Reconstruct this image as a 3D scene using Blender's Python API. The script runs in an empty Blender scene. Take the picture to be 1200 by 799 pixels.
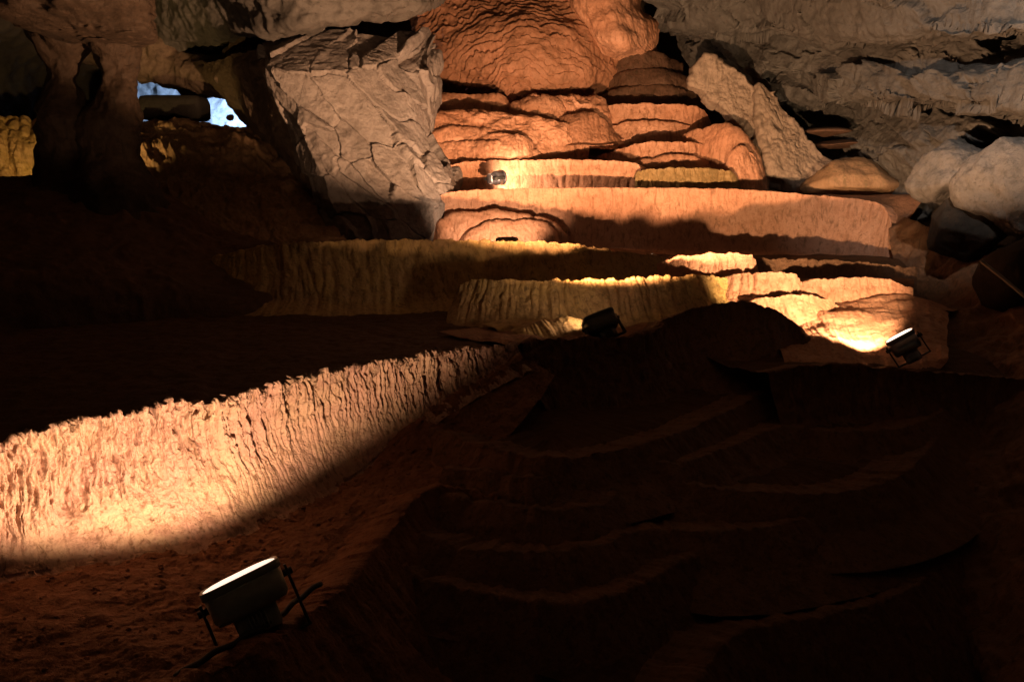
import bpy, math, random
import numpy as np
from mathutils import Vector, Matrix

# ------------------------------------------------------------------ camera, world, exposure
SC = bpy.context.scene
COL = SC.collection
FPX = 933.0                       # focal length in pixels of the 1200 x 799 frame
PITCH = math.radians(10.6)
EYE = 1.7
cam_d = bpy.data.cameras.new('camera')
cam_d.sensor_width = 36.0
cam_d.lens = 36.0 * FPX / 1200.0
cam_d.clip_start = 0.05
cam_d.clip_end = 200.0
cam = bpy.data.objects.new('camera', cam_d)
COL.objects.link(cam)
cam.location = (0, 0, EYE)
cam.rotation_euler = (math.radians(90) - PITCH, 0, 0)
SC.camera = cam

world = bpy.data.worlds.new('World')
SC.world = world
world.use_nodes = True
wn = world.node_tree
sky = wn.nodes.new('ShaderNodeTexSky')
sky.sky_type = 'NISHITA'
sky.sun_disc = False
sky.sun_elevation = math.radians(12)
sky.sun_rotation = math.radians(200)
wn.links.new(sky.outputs[0], wn.nodes['Background'].inputs[0])
wn.nodes['Background'].inputs[1].default_value = 0.0006      # underground: next to no daylight gets in

SC.view_settings.view_transform = 'Standard'
SC.view_settings.look = 'None'
SC.view_settings.exposure = 0.0
SC.view_settings.gamma = 1.0
SC.cycles.use_denoising = True
SC.cycles.max_bounces = 4
SC.cycles.diffuse_bounces = 3
SC.cycles.glossy_bounces = 2
SC.cycles.use_adaptive_sampling = True
SC.cycles.adaptive_threshold = 0.03
SC.cycles.sample_clamp_indirect = 4.0

# ------------------------------------------------------------------ helpers
CP, SP = math.cos(PITCH), math.sin(PITCH)
def at(px, py, Y):
    """world point seen at photo pixel (px, py) at forward distance Y metres"""
    u = (px - 600.0) / FPX; v = (py - 399.5) / FPX
    ry = CP - v * SP; rz = -(v * CP + SP)
    k = Y / ry
    return np.array([u * k, Y, EYE + rz * k])
def atz(px, py, z):
    u = (px - 600.0) / FPX; v = (py - 399.5) / FPX
    ry = CP - v * SP; rz = -(v * CP + SP)
    k = (z - EYE) / rz
    return np.array([u * k, ry * k, z])
CAM = np.array([0, 0, EYE])

_rng = np.random.default_rng(7)
_perm = np.concatenate([_rng.permutation(256)] * 2).astype(np.int64)
_g = _rng.normal(size=(256, 3)); _g /= np.linalg.norm(_g, axis=1)[:, None]
def perlin(P):
    P = np.asarray(P, float); sh = P.shape[:-1]; P = P.reshape(-1, 3)
    I = np.floor(P).astype(np.int64); f = P - I; I &= 255
    w = f * f * f * (f * (f * 6 - 15) + 10)
    out = 0.0
    for dx in (0, 1):
        for dy in (0, 1):
            for dz in (0, 1):
                h = _perm[(_perm[(_perm[(I[:, 0] + dx) & 255] + I[:, 1] + dy) & 255] + I[:, 2] + dz) & 255]
                g = _g[h]
                d = g[:, 0] * (f[:, 0] - dx) + g[:, 1] * (f[:, 1] - dy) + g[:, 2] * (f[:, 2] - dz)
                wx = w[:, 0] if dx else 1 - w[:, 0]
                wy = w[:, 1] if dy else 1 - w[:, 1]
                wz = w[:, 2] if dz else 1 - w[:, 2]
                out = out + d * wx * wy * wz
    return (out * 1.5).reshape(sh)
def fbm(P, octs=4, gain=0.5, lac=2.05):
    a, s, o = 1.0, 1.0, 0.0
    for k in range(octs):
        o = o + a * perlin(P * s + 17.3 * k); a *= gain; s *= lac
    return o
def ridged(P, octs=3):
    a, s, o = 1.0, 1.0, 0.0
    for k in range(octs):
        o = o + a * (1 - 2 * np.abs(perlin(P * s + 9.1 * k))); a *= 0.5; s *= 2.1
    return o
def vec(*a):
    return np.stack(np.broadcast_arrays(*a), axis=-1)
def smooth(x, a, b):
    t = np.clip((x - a) / (b - a), 0, 1); return t * t * (3 - 2 * t)

def catmull(pts, t):
    """pts (n,...) sampled at params t in 0..n-1"""
    pts = np.asarray(pts, float); n = len(pts)
    if n == 2:
        f = t.reshape((-1,) + (1,) * (pts.ndim - 1)); return pts[0] * (1 - f) + pts[1] * f
    ext = np.concatenate([[2 * pts[0] - pts[1]], pts, [2 * pts[-1] - pts[-2]]])
    i = np.clip(np.floor(t).astype(int), 0, n - 2); f = (t - i).reshape((-1,) + (1,) * (pts.ndim - 1))
    p0, p1, p2, p3 = ext[i], ext[i + 1], ext[i + 2], ext[i + 3]
    return 0.5 * (2 * p1 + (p2 - p0) * f + (2 * p0 - 5 * p1 + 4 * p2 - p3) * f ** 2 + (3 * p1 - p0 - 3 * p2 + p3) * f ** 3)
def curve(ctrl, n):
    pts = np.array(ctrl, float)
    fine = catmull(pts, np.linspace(0, len(pts) - 1, 40 * len(pts)))
    s = np.concatenate([[0], np.cumsum(np.linalg.norm(np.diff(fine, axis=0), axis=1))])
    q = np.linspace(0, s[-1], n)
    return np.stack([np.interp(q, s, fine[:, k]) for k in range(3)], axis=1)
def pxcurve(ctrl, n):
    return curve([at(*c) for c in ctrl], n)

def grid_patch(rows, nu, nv):
    C = np.stack([r if isinstance(r, np.ndarray) and len(r) == nu else (curve(r, nu) if isinstance(r, np.ndarray) else pxcurve(r, nu)) for r in rows])
    d = np.linalg.norm(np.diff(C, axis=0), axis=2).mean(axis=1)
    s = np.concatenate([[0], np.cumsum(d)])
    t = np.interp(np.linspace(0, s[-1], nv), s, np.arange(len(rows)))
    return catmull(C, t)
def arc(P, axis):
    d = np.linalg.norm(np.diff(P, axis=axis), axis=2)
    z = np.zeros_like(np.take(d, [0], axis=axis))
    return np.concatenate([z, np.cumsum(d, axis=axis)], axis=axis)
def grid_normals(P, wrap=False, toward=None):
    if wrap:
        du = np.roll(P, -1, 1) - np.roll(P, 1, 1)
    else:
        du = np.gradient(P, axis=1)
    dv = np.gradient(P, axis=0)
    n = np.cross(du, dv); n /= np.linalg.norm(n, axis=2)[..., None] + 1e-9
    tw = CAM if toward is None else toward
    if np.mean(np.sum(n * (tw - P), axis=2)) < 0: n = -n
    return n

def new_mesh(name, V, Fq, mat, smooth_=True):
    me = bpy.data.meshes.new(name)
    V = np.asarray(V, np.float32); Fq = np.asarray(Fq, np.int32)
    me.vertices.add(len(V)); me.vertices.foreach_set('co', V.ravel())
    k = Fq.shape[1]
    me.loops.add(Fq.size); me.loops.foreach_set('vertex_index', Fq.ravel())
    me.polygons.add(len(Fq)); me.polygons.foreach_set('loop_start', np.arange(0, Fq.size, k, dtype=np.int32))
    me.update(calc_edges=True)
    if smooth_: me.polygons.foreach_set('use_smooth', np.ones(len(Fq), bool))
    if mat: me.materials.append(mat)
    me.update()
    return me
def grid_faces(nv, nu, wrap=False):
    i = np.arange(nv * nu).reshape(nv, nu)
    if wrap:
        j = np.concatenate([i, i[:, :1]], axis=1)
    else:
        j = i
    return np.stack([j[:-1, :-1], j[:-1, 1:], j[1:, 1:], j[1:, :-1]], axis=-1).reshape(-1, 4)
def add_obj(name, me, parent=None):
    o = bpy.data.objects.new(name, me); COL.objects.link(o)
    if parent is not None: o.parent = parent
    return o
def tag(o, label=None, cat=None, group=None, kind=None):
    if label: o['label'] = label
    if cat: o['category'] = cat
    if group: o['group'] = group
    if kind: o['kind'] = kind
    return o
def empty(name, loc):
    o = bpy.data.objects.new(name, None); COL.objects.link(o); o.location = Vector([float(a) for a in loc])
    o.empty_display_size = 0.1
    return o
def grid_obj(name, P, mat, parent=None, wrap=False, flip_to=None):
    base = np.array(parent.location) if parent is not None else P.reshape(-1, 3).mean(axis=0) * [1, 1, 0] + [0, 0, P[..., 2].min()]
    F = grid_faces(P.shape[0], P.shape[1], wrap)
    o = add_obj(name, new_mesh(name, (P - base).reshape(-1, 3), F, mat), parent)
    if parent is None: o.location = Vector([float(a) for a in base])
    return o

# ------------------------------------------------------------------ materials
def rockmat(name, c1, c2, c3, sc=1.5, bump=0.35, fine=60.0, rough=0.75, streak=0.0, stain=None, spec=0.3, bdist=0.02):
    m = bpy.data.materials.new(name); m.use_nodes = True
    nt = m.node_tree; N = nt.nodes; L = nt.links
    b = N['Principled BSDF']; b.inputs['Roughness'].default_value = rough
    b.inputs['Specular IOR Level'].default_value = spec
    geo = N.new('ShaderNodeNewGeometry')
    def noise(scale, detail, rough_=0.6, dist=0.0, vecsock=None):
        n = N.new('ShaderNodeTexNoise'); n.inputs['Scale'].default_value = scale
        n.inputs['Detail'].default_value = detail; n.inputs['Roughness'].default_value = rough_
        n.inputs['Distortion'].default_value = dist
        L.new(vecsock or geo.outputs['Position'], n.inputs['Vector']); return n
    def ramp(src, a, b_):
        r = N.new('ShaderNodeMapRange'); r.inputs[1].default_value = a; r.inputs[2].default_value = b_
        L.new(src, r.inputs[0]); return r.outputs[0]
    def mix(f, a, b_):
        x = N.new('ShaderNodeMix'); x.data_type = 'RGBA'
        L.new(f, x.inputs[0])
        for sock, val in ((x.inputs[6], a), (x.inputs[7], b_)):
            if isinstance(val, tuple): sock.default_value = (*val, 1)
            else: L.new(val, sock)
        return x.outputs[2]
    n1 = noise(sc, 4, 0.6, 0.6); n2 = noise(sc * 6.3, 5, 0.7, 0.3)
    c = mix(ramp(n1.outputs[0], 0.38, 0.62), c1, c2)
    c = mix(ramp(n2.outputs[0], 0.48, 0.68), c, c3)
    nb = noise(fine, 4, 0.72)
    dark = tuple(v * 0.55 for v in c3)
    c = mix(ramp(nb.outputs[0], 0.58, 0.74), c, dark)
    if streak or stain:
        mp = N.new('ShaderNodeMapping'); mp.inputs['Scale'].default_value = (1, 1, 0.12)
        L.new(geo.outputs['Position'], mp.inputs['Vector'])
        n4 = noise(sc * 16, 5, 0.65, 0.4, mp.outputs[0])
        c = mix(ramp(n4.outputs[0], 0.52, 0.66), c, stain or dark)
    L.new(c, b.inputs['Base Color'])
    nb2 = noise(fine * 0.22, 4, 0.65)
    ad = N.new('ShaderNodeMath'); ad.operation = 'MULTIPLY_ADD'
    L.new(nb2.outputs[0], ad.inputs[0]); ad.inputs[1].default_value = 1.8; L.new(nb.outputs[0], ad.inputs[2])
    bp = N.new('ShaderNodeBump'); bp.inputs['Strength'].default_value = bump; bp.inputs['Distance'].default_value = bdist
    L.new(ad.outputs[0], bp.inputs['Height']); L.new(bp.outputs[0], b.inputs['Normal'])
    rr = N.new('ShaderNodeMapRange'); rr.inputs[3].default_value = rough - 0.2; rr.inputs[4].default_value = min(1, rough + 0.15)
    L.new(n2.outputs[0], rr.inputs[0]); L.new(rr.outputs[0], b.inputs['Roughness'])
    return m
def plain(name, col, rough=0.5, metal=0.0, emit=None, es=0.0):
    m = bpy.data.materials.new(name); m.use_nodes = True
    nt = m.node_tree; b = nt.nodes['Principled BSDF']
    b.inputs['Base Color'].default_value = (*col, 1); b.inputs['Roughness'].default_value = rough
    b.inputs['Metallic'].default_value = metal
    if emit:
        b.inputs['Emission Color'].default_value = (*emit, 1); b.inputs['Emission Strength'].default_value = es
    else:
        n = nt.nodes.new('ShaderNodeTexNoise'); n.inputs['Scale'].default_value = 35; n.inputs['Detail'].default_value = 5
        tc = nt.nodes.new('ShaderNodeTexCoord'); nt.links.new(tc.outputs['Object'], n.inputs['Vector'])
        x = nt.nodes.new('ShaderNodeMix'); x.data_type = 'RGBA'
        x.inputs[6].default_value = (*[c * 0.6 for c in col], 1); x.inputs[7].default_value = (*[min(1, c * 1.25) for c in col], 1)
        nt.links.new(n.outputs[0], x.inputs[0]); nt.links.new(x.outputs[2], b.inputs['Base Color'])
    return m

M = {}
M['near'] = rockmat('near_calcite', (0.60, 0.41, 0.28), (0.58, 0.35, 0.28), (0.46, 0.27, 0.20), 2.2, 0.8, 80, 0.62, 1, (0.26, 0.15, 0.09), 0.35, 0.015)
M['pink'] = rockmat('pink_calcite', (0.50, 0.25, 0.15), (0.46, 0.21, 0.115), (0.36, 0.16, 0.085), 1.3, 0.5, 40, 0.6, 1, (0.25, 0.115, 0.058), 0.35, 0.02)
M['yellow'] = rockmat('ochre_calcite', (0.46, 0.285, 0.092), (0.39, 0.225, 0.095), (0.28, 0.165, 0.062), 1.4, 0.5, 45, 0.65, 1, (0.20, 0.12, 0.042), 0.3, 0.02)
M['umber'] = rockmat('umber_shaded_rimstone', (0.21, 0.10, 0.05), (0.17, 0.08, 0.04), (0.12, 0.057, 0.027), 1.8, 0.6, 40, 0.7, 1, (0.10, 0.05, 0.024), 0.3, 0.02)  # dark brown puts the shade of the unlit terraces into the colour
M['silt'] = rockmat('shaded_pool_silt', (0.11, 0.053, 0.027), (0.085, 0.042, 0.021), (0.065, 0.032, 0.016), 2.0, 0.5, 35, 0.8, 0, None, 0.15, 0.02)  # mud tone darkened, with the shade of the unlit pools in it
M['mound'] = rockmat('scalloped_flowstone', (0.33, 0.145, 0.078), (0.27, 0.12, 0.062), (0.19, 0.085, 0.043), 1.5, 0.5, 40, 0.7, 0, None, 0.3, 0.02)
M['brown'] = rockmat('brown_flowstone', (0.30, 0.17, 0.09), (0.25, 0.14, 0.07), (0.18, 0.10, 0.05), 1.4, 0.5, 35, 0.7, 1, (0.17, 0.11, 0.05), 0.3, 0.03)
M['grey'] = rockmat('grey_limestone', (0.088, 0.078, 0.068), (0.066, 0.058, 0.050), (0.048, 0.041, 0.034), 0.9, 0.5, 22, 0.8, 0, None, 0.25, 0.03)
M['stone'] = rockmat('pale_boulder_stone', (0.13, 0.113, 0.10), (0.10, 0.088, 0.077), (0.07, 0.06, 0.05), 1.6, 0.6, 24, 0.8, 0, None, 0.25, 0.03)
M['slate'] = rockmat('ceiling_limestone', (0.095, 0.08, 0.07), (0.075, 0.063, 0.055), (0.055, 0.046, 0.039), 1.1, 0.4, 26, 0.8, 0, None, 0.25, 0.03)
M['rust'] = rockmat('rusty_flowstone', (0.12, 0.06, 0.034), (0.095, 0.048, 0.028), (0.07, 0.036, 0.02), 1.5, 0.5, 35, 0.75, 1, (0.06, 0.033, 0.016), 0.25, 0.03)
M['shade_black'] = rockmat('shade_black_rock', (0.035, 0.028, 0.022), (0.028, 0.022, 0.018), (0.02, 0.016, 0.013), 1.1, 0.4, 26, 0.85, 0, None, 0.15, 0.03)  # near black: shade of dark rocks put into colour, also cuts ceiling bounce
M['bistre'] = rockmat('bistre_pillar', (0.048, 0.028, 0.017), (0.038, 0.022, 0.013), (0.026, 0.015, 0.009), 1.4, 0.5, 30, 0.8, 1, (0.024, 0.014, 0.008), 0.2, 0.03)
M['olive'] = rockmat('olive_calcite', (0.30, 0.185, 0.075), (0.26, 0.16, 0.062), (0.19, 0.12, 0.045), 1.8, 0.45, 45, 0.65, 1, (0.17, 0.11, 0.04), 0.3, 0.02)
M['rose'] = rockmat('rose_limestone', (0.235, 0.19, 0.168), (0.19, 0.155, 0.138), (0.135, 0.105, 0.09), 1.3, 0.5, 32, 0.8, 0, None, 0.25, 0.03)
M['pale'] = rockmat('pale_slab', (0.28, 0.20, 0.145), (0.235, 0.168, 0.12), (0.17, 0.12, 0.085), 1.4, 0.5, 40, 0.75, 1, (0.16, 0.11, 0.078), 0.25, 0.02)
M['mud'] = rockmat('red_cave_mud', (0.31, 0.142, 0.072), (0.245, 0.11, 0.055), (0.17, 0.078, 0.038), 2.5, 0.7, 45, 0.8, 0, None, 0.2, 0.03)
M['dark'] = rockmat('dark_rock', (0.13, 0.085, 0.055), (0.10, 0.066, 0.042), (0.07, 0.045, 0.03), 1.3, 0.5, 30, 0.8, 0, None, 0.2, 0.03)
M['blue'] = rockmat('white_limestone', (0.60, 0.60, 0.60), (0.50, 0.50, 0.52), (0.40, 0.40, 0.42), 1.3, 0.5, 28, 0.8, 0, None, 0.2, 0.03)
M['alu'] = plain('grey_painted_aluminium', (0.36, 0.37, 0.31), 0.5, 0.15)
M['steel'] = plain('dark_steel', (0.07, 0.065, 0.06), 0.5, 0.5)
M['chrome'] = plain('worn_bright_metal', (0.42, 0.40, 0.46), 0.3, 0.8)
M['rubber'] = plain('black_rubber', (0.02, 0.02, 0.02), 0.6)

# ------------------------------------------------------------------ displacement styles
def d_flute(P, U, V, k=1.0, f=13.0, depth=0.035):
    """drip-fluted rimstone: upright ribs with pits, getting softer towards the foot"""
    Z = P[..., 2]
    w = U + 0.035 * perlin(vec(U * 3, Z * 4, 0.3)) + 0.012 * perlin(vec(U * 14, Z * 13, 4.2))
    r1 = np.abs(perlin(vec(w * f, Z * 1.5, 1.7)))
    r2 = np.abs(perlin(vec(w * f * 2.1, Z * 3.2, 8.7)))
    d = depth * (np.minimum(r1 * 2.4, 1.0) - 0.6) + 0.45 * depth * (np.minimum(r2 * 2.6, 1) - 0.6)
    d = d + 0.35 * depth * fbm(P * f * 1.7, 3) + 0.16 * depth * perlin(P * f * 8)
    return k * d
def d_near(P, U, V):
    """crusty drip-fluted wall: ribs, pits and knobs, running out into a smooth foot"""
    Z = P[..., 2]
    foot = smooth(V + 0.10 * perlin(vec(U * 1.5, 0.5, 0.5)), 0.44, 0.70)                                   # metres below the rim
    rib = smooth(perlin(vec(U * 0.9, 0.2, 5.0)), -0.35, 0.25)      # stretches with strong ribs
    w = U + 0.04 * perlin(vec(U * 3, Z * 3, 0.3)) + 0.014 * perlin(vec(U * 14, Z * 13, 4.2))
    r1 = np.abs(perlin(vec(w * 10.5, Z * 1.1, 1.7)))
    r2 = np.abs(perlin(vec(w * 25, Z * 2.2, 8.7)))
    r3 = np.abs(perlin(vec(w * 52, Z * 6.0, 2.7)))
    d = 0.052 * rib * (np.minimum(r1 * 3.2, 1.0) - 0.75) + 0.026 * (np.minimum(r2 * 3.0, 1) - 0.7) + 0.010 * (np.minimum(r3 * 3.0, 1) - 0.7)
    rimz = 1 - smooth(V, 0.16, 0.42)                                # knobbly crust below the rim
    pit = np.maximum(perlin(vec(w * 30, P[..., 1] * 20, Z * 12)) - 0.18, 0)
    pit2 = np.maximum(perlin(vec(w * 60, P[..., 1] * 45, Z * 26) + 3.3) - 0.12, 0)
    hole = np.maximum(perlin(vec(w * 9, 0.7, Z * 2.6)) - 0.22, 0) * smooth(perlin(vec(U * 0.8, 4.4, 1.0)), -0.1, 0.25)
    d = d - 0.13 * pit * (0.35 + 0.65 * rimz) - 0.065 * pit2 - 0.30 * hole
    d = d + 0.022 * fbm(P * 9, 3) * (0.4 + 0.6 * rimz) + 0.007 * fbm(P * 48, 2)
    soft = 0.018 * fbm(P * 4, 3) + 0.0035 * fbm(P * 30, 3) + 0.006 * np.minimum(r2 * 3, 1)
    return d * (1 - foot) + soft * foot + 0.03 * fbm(P * 1.8, 2)
def d_rock(P, U, V, a=0.12, s=1.2):
    q = P + 0.25 * vec(perlin(P * 1.1), perlin(P * 1.1 + 5), perlin(P * 1.1 + 11))
    return a * fbm(q * s, 5, 0.52) + 0.5 * a * ridged(q * s * 1.4 + 3, 3) - 0.25 * a
def d_flow(P, U, V, a=0.03, f=5.0):
    Z = P[..., 2]
    w = U + 0.05 * perlin(vec(U * 1.5, Z * 2, 0.6))
    return a * fbm(P * 1.6, 3) + 0.16 * a * perlin(vec(w * f * 2, Z * 1.2, 3)) + 0.07 * a * perlin(vec(w * f * 5, Z * 2.5, 7)) + 0.08 * a * fbm(P * 22, 2)
def d_mud(P, U, V, a=0.02):
    return a * fbm(P * 5, 5, 0.6) + 0.5 * a * np.maximum(perlin(P * 14), 0) + 1.2 * a * perlin(P * 1.3)

# ------------------------------------------------------------------ builders
def patch(name, rows, nu, nv, mat, disp=None, parent=None, wrap=False, toward=None):
    P = grid_patch(rows, nu, nv)
    if disp is not None:
        n = grid_normals(P, wrap, toward)
        P = P + n * disp(P, arc(P, 1), arc(P, 0))[..., None]
    return grid_obj(name, P, mat, parent, wrap)

def dam(name, label, crest, base=None, side=1, out=0.15, drop=0.5, mat='pink', floor='mud', back=1.5, lip=0.06,
        nu=400, nv=70, disp=d_flute, dk=None, rough_rim=0.012, prof=1.7, skirt=0.35, rimw=1.0, cat='rimstone dam', group='rimstone terraces', ext=0.05):
    """a rimstone terrace: upright wall under a raised rim, and the pool floor held behind it"""
    dk = dk or {}
    C = pxcurve(crest, nu)
    T = np.gradient(C, axis=0); T[:, 2] = 0; T /= np.linalg.norm(T, axis=1)[:, None] + 1e-9
    O = np.stack([T[:, 1], -T[:, 0], np.zeros(nu)], axis=1) * side       # outwards, to the lower side
    for _ in range(3):
        k = max(3, nu // 25) | 1
        pad = np.pad(O, ((k, k), (0, 0)), 'edge')
        O = np.stack([np.convolve(pad[:, j], np.ones(2 * k + 1) / (2 * k + 1), 'valid') for j in range(3)], axis=1)
    O /= np.linalg.norm(O, axis=1)[:, None] + 1e-9
    if base is not None:
        B = pxcurve(base, nu)
    else:
        B = C + O * out; B[:, 2] -= drop
    u = np.concatenate([[0], np.cumsum(np.linalg.norm(np.diff(C, axis=0), axis=1))])
    C = C.copy()
    C[:, 2] += rough_rim * (perlin(vec(u * 9, 0.5, 2.2)) + 0.6 * perlin(vec(u * 26, 1.5, 2.2)) + 0.3 * perlin(vec(u * 60, 7.5, 2.2)))
    rows = []; wts = []
    for d, dz, w in ((0.16, -1.0, 0.15), (0.11, -0.85, 0.35), (0.07, -0.5, 0.6), (0.04, -0.22, 0.9), (0.02, -0.07, 1), (0.006, -0.01, 1)):
        r = C - O * d * rimw; r[:, 2] = C[:, 2] + dz * lip; rows.append(r); wts.append(w)
    for v in np.linspace(0, 1, nv):
        h = 0.12 * v + 0.88 * v ** prof
        r = C + (B - C) * np.array([h, h, v]); r[:, :2] += O[:, :2] * 0.012 * (1 - v)
        rows.append(r); wts.append(1.0)
    for j in range(1, 6):
        r = B + O * skirt * 0.2 * j; r[:, 2] -= 0.10 * skirt * j; rows.append(r); wts.append(0.6)
    P = np.stack(rows); W = np.array(wts)[:, None]
    n = grid_normals(P)
    V = arc(P, 0)
    P = P + n * (W * disp(P, np.broadcast_to(u, P.shape[:2]), V, **dk))[..., None]
    loc = C.mean(axis=0) * [1, 1, 0] + [0, 0, B[:, 2].min()]
    root = empty(name, loc); tag(root, label, cat, group)
    grid_obj('dam_wall', P, M[mat], root)
    if back:
        inner = P[0]
        n2 = 24
        k = np.linspace(0, 1, n2) ** 1.3
        Q = inner[None] - O[None] * (back * k)[:, None, None]
        zz = np.mean(inner[:, 2])
        Q[..., 2] = inner[None, :, 2] * (1 - smooth(k, 0, 0.3))[:, None] + (zz - 0.01) * smooth(k, 0, 0.3)[:, None]
        Q[1:, :, 2] += 0.018 * fbm(Q[1:] * 3, 4)
        grid_obj('pool_floor', Q, M[floor], root)
    return root

def boulder(name, label, c, r, mat, seed=0, rot=0.0, a=0.14, n=90, facets=16, cat='boulder', group=None, lo=0.58, hi=0.86):
    """a faceted block: a sphere clipped by random planes, then roughened"""
    rs = np.random.default_rng(seed)
    th = np.linspace(0, 2 * np.pi, n, endpoint=False); ph = np.linspace(0.02, np.pi - 0.02, n // 2)
    TH, PH = np.meshgrid(th, ph)
    D = vec(np.cos(TH) * np.sin(PH), np.sin(TH) * np.sin(PH), np.cos(PH))
    rad = np.ones(TH.shape)
    for _ in range(facets):
        q = rs.normal(size=3); q /= np.linalg.norm(q); h = rs.uniform(lo, hi)
        dd = D @ q
        rad = np.where(dd > 1e-3, np.minimum(rad, h / np.maximum(dd, 1e-3)), rad)
    P = D * rad[..., None]
    P = P * np.array(r)
    c_, s_ = math.cos(rot), math.sin(rot)
    P = np.stack([P[..., 0] * c_ - P[..., 1] * s_, P[..., 0] * s_ + P[..., 1] * c_, P[..., 2]], axis=-1)
    W = P + np.array(c)
    dirn = P / (np.linalg.norm(P, axis=2)[..., None] + 1e-9)
    W = W + dirn * (a * min(r) * (fbm(W * 2.2 / max(min(r), .2) * .35 + seed, 5) + 0.4 * ridged(W * 2.0 + seed)))[..., None]
    o = grid_obj(name, W, M[mat], None, True)
    tag(o, label, cat, group)
    return o

def fractured(parent, rows, nu, nv, seeds, mat, part='rock_plate', seed=1, amp=0.10, tilt=0.5, crack=0.10, cw=0.03, stretch=(1.0, 1.0), warp=0.08, flat=0.8, rough=1.0, base_disp=None):
    """rock face broken into plates; each plate is its own mesh, tilted and set proud of the cracks"""
    rs = np.random.default_rng(seed)
    P = grid_patch(rows, nu, nv)
    n = grid_normals(P)
    P = P + n * (0.10 * fbm(P * 0.7, 3) if base_disp is None else base_disp(P, arc(P, 1), arc(P, 0)))[..., None]
    n = grid_normals(P)
    U = arc(P, 1); V = arc(P, 0)
    Uw = (U + warp * fbm(vec(U * 1.6, V * 1.6, 3.1), 4)) * stretch[0]
    Vw = (V + warp * fbm(vec(U * 1.6, V * 1.6, 9.1), 4)) * stretch[1]
    S = np.stack([rs.uniform(Uw.min(), Uw.max(), seeds), rs.uniform(Vw.min(), Vw.max(), seeds)], axis=1)
    d = np.sqrt((Uw[..., None] - S[:, 0]) ** 2 + (Vw[..., None] - S[:, 1]) ** 2)
    o = np.argsort(d, axis=2)[..., :2]
    d1 = np.take_along_axis(d, o[..., :1], 2)[..., 0]; d2 = np.take_along_axis(d, o[..., 1:2], 2)[..., 0]
    cell = o[..., 0]
    off = rs.uniform(-1, 1, seeds) * amp; ta = rs.normal(size=seeds) * tilt * 0.5; tb = rs.normal(size=seeds) * tilt * 0.5
    lift = np.clip(off[cell] + ta[cell] * (Uw - S[cell, 0]) + tb[cell] * (Vw - S[cell, 1]), -2.2 * amp, 2.2 * amp)
    edge = smooth(d2 - d1, 0.0, cw)
    cellcrack = crack * (0.3 + 0.7 * rs.random(seeds))
    part_open = smooth(perlin(P * 1.1 + 2.0), -0.25, 0.35)                  # cracks gape here and close there
    h = lift * (0.35 + 0.65 * edge) - cellcrack[cell] * (1 - edge) * part_open
    h = h + rough * (0.03 * fbm(P * 1.6, 3) + 0.009 * fbm(P * 6, 4) + 0.005 * ridged(P * 11, 2)) - 0.03 * np.maximum(0, perlin(P * 7 + 2) - 0.25)
    Pl = P.copy(); Nl = n.copy()
    for c in range(seeds):
        k = cell == c
        if k.sum() < 8: continue
        nn = n[k].mean(axis=0); nn /= np.linalg.norm(nn); cc_ = P[k].mean(axis=0)
        q = P[k]; Pl[k] = q - flat * ((q - cc_) @ nn)[:, None] * nn; Nl[k] = nn
    Q = Pl + Nl * h[..., None]
    base = np.array(parent.location)
    F = grid_faces(nv, nu); fc = cell.reshape(-1)[F[:, 0]]
    Vf = (Q - base).reshape(-1, 3)
    for c in range(seeds):
        fs = F[fc == c]
        if len(fs) < 20: continue
        qi = set((int(f[0]) // nu, int(f[0]) % nu) for f in fs)           # keep each connected plate apart
        while qi:
            st = [qi.pop()]; comp = []
            while st:
                a, b_ = st.pop(); comp.append(a * nu + b_)
                for q in ((a + 1, b_), (a - 1, b_), (a, b_ + 1), (a, b_ - 1)):
                    if q in qi: qi.remove(q); st.append(q)
            if len(comp) < 6: continue
            c0 = np.array(comp); f2 = np.stack([c0, c0 + 1, c0 + nu + 1, c0 + nu], axis=1)
            idx, inv = np.unique(f2, return_inverse=True)
            add_obj(part, new_mesh(part, Vf[idx], inv.reshape(f2.shape), M[mat]), parent)

# --- simple solid pieces for the lamps
def box_vf(sx, sy, sz, c=(0, 0, 0), bev=0.006):
    """bevelled box as rings of a rounded rectangle"""
    return loft_vf([(sx - 2 * bev, sy - 2 * bev, c[2] - sz / 2), (sx, sy, c[2] - sz / 2 + bev), (sx, sy, c[2] + sz / 2 - bev), (sx - 2 * bev, sy - 2 * bev, c[2] + sz / 2)], c, 12.0, 32)
def loft_vf(sections, c=(0, 0, 0), power=6.0, n=40, cap=True):
    V = []; Fq = []
    t = np.linspace(0, 2 * np.pi, n, endpoint=False)
    ct, st = np.cos(t), np.sin(t)
    e = 2.0 / power
    X = np.sign(ct) * np.abs(ct) ** e; Y = np.sign(st) * np.abs(st) ** e
    for (w, h, z) in sections:
        V += [(c[0] + X[i] * w / 2, c[1] + Y[i] * h / 2, z) for i in range(n)]
    for k in range(len(sections) - 1):
        for i in range(n):
            j = (i + 1) % n
            Fq.append((k * n + i, k * n + j, (k + 1) * n + j, (k + 1) * n + i))
    if cap:
        for k, fl in ((0, True), (len(sections) - 1, False)):
            ci = len(V); V.append((c[0], c[1], sections[k][2]))
            for i in range(0, n, 2):
                a, b_, d = k * n + i, k * n + (i + 1) % n, k * n + (i + 2) % n
                Fq.append((ci, d, b_, a) if fl else (ci, a, b_, d))
    return V, Fq
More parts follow.
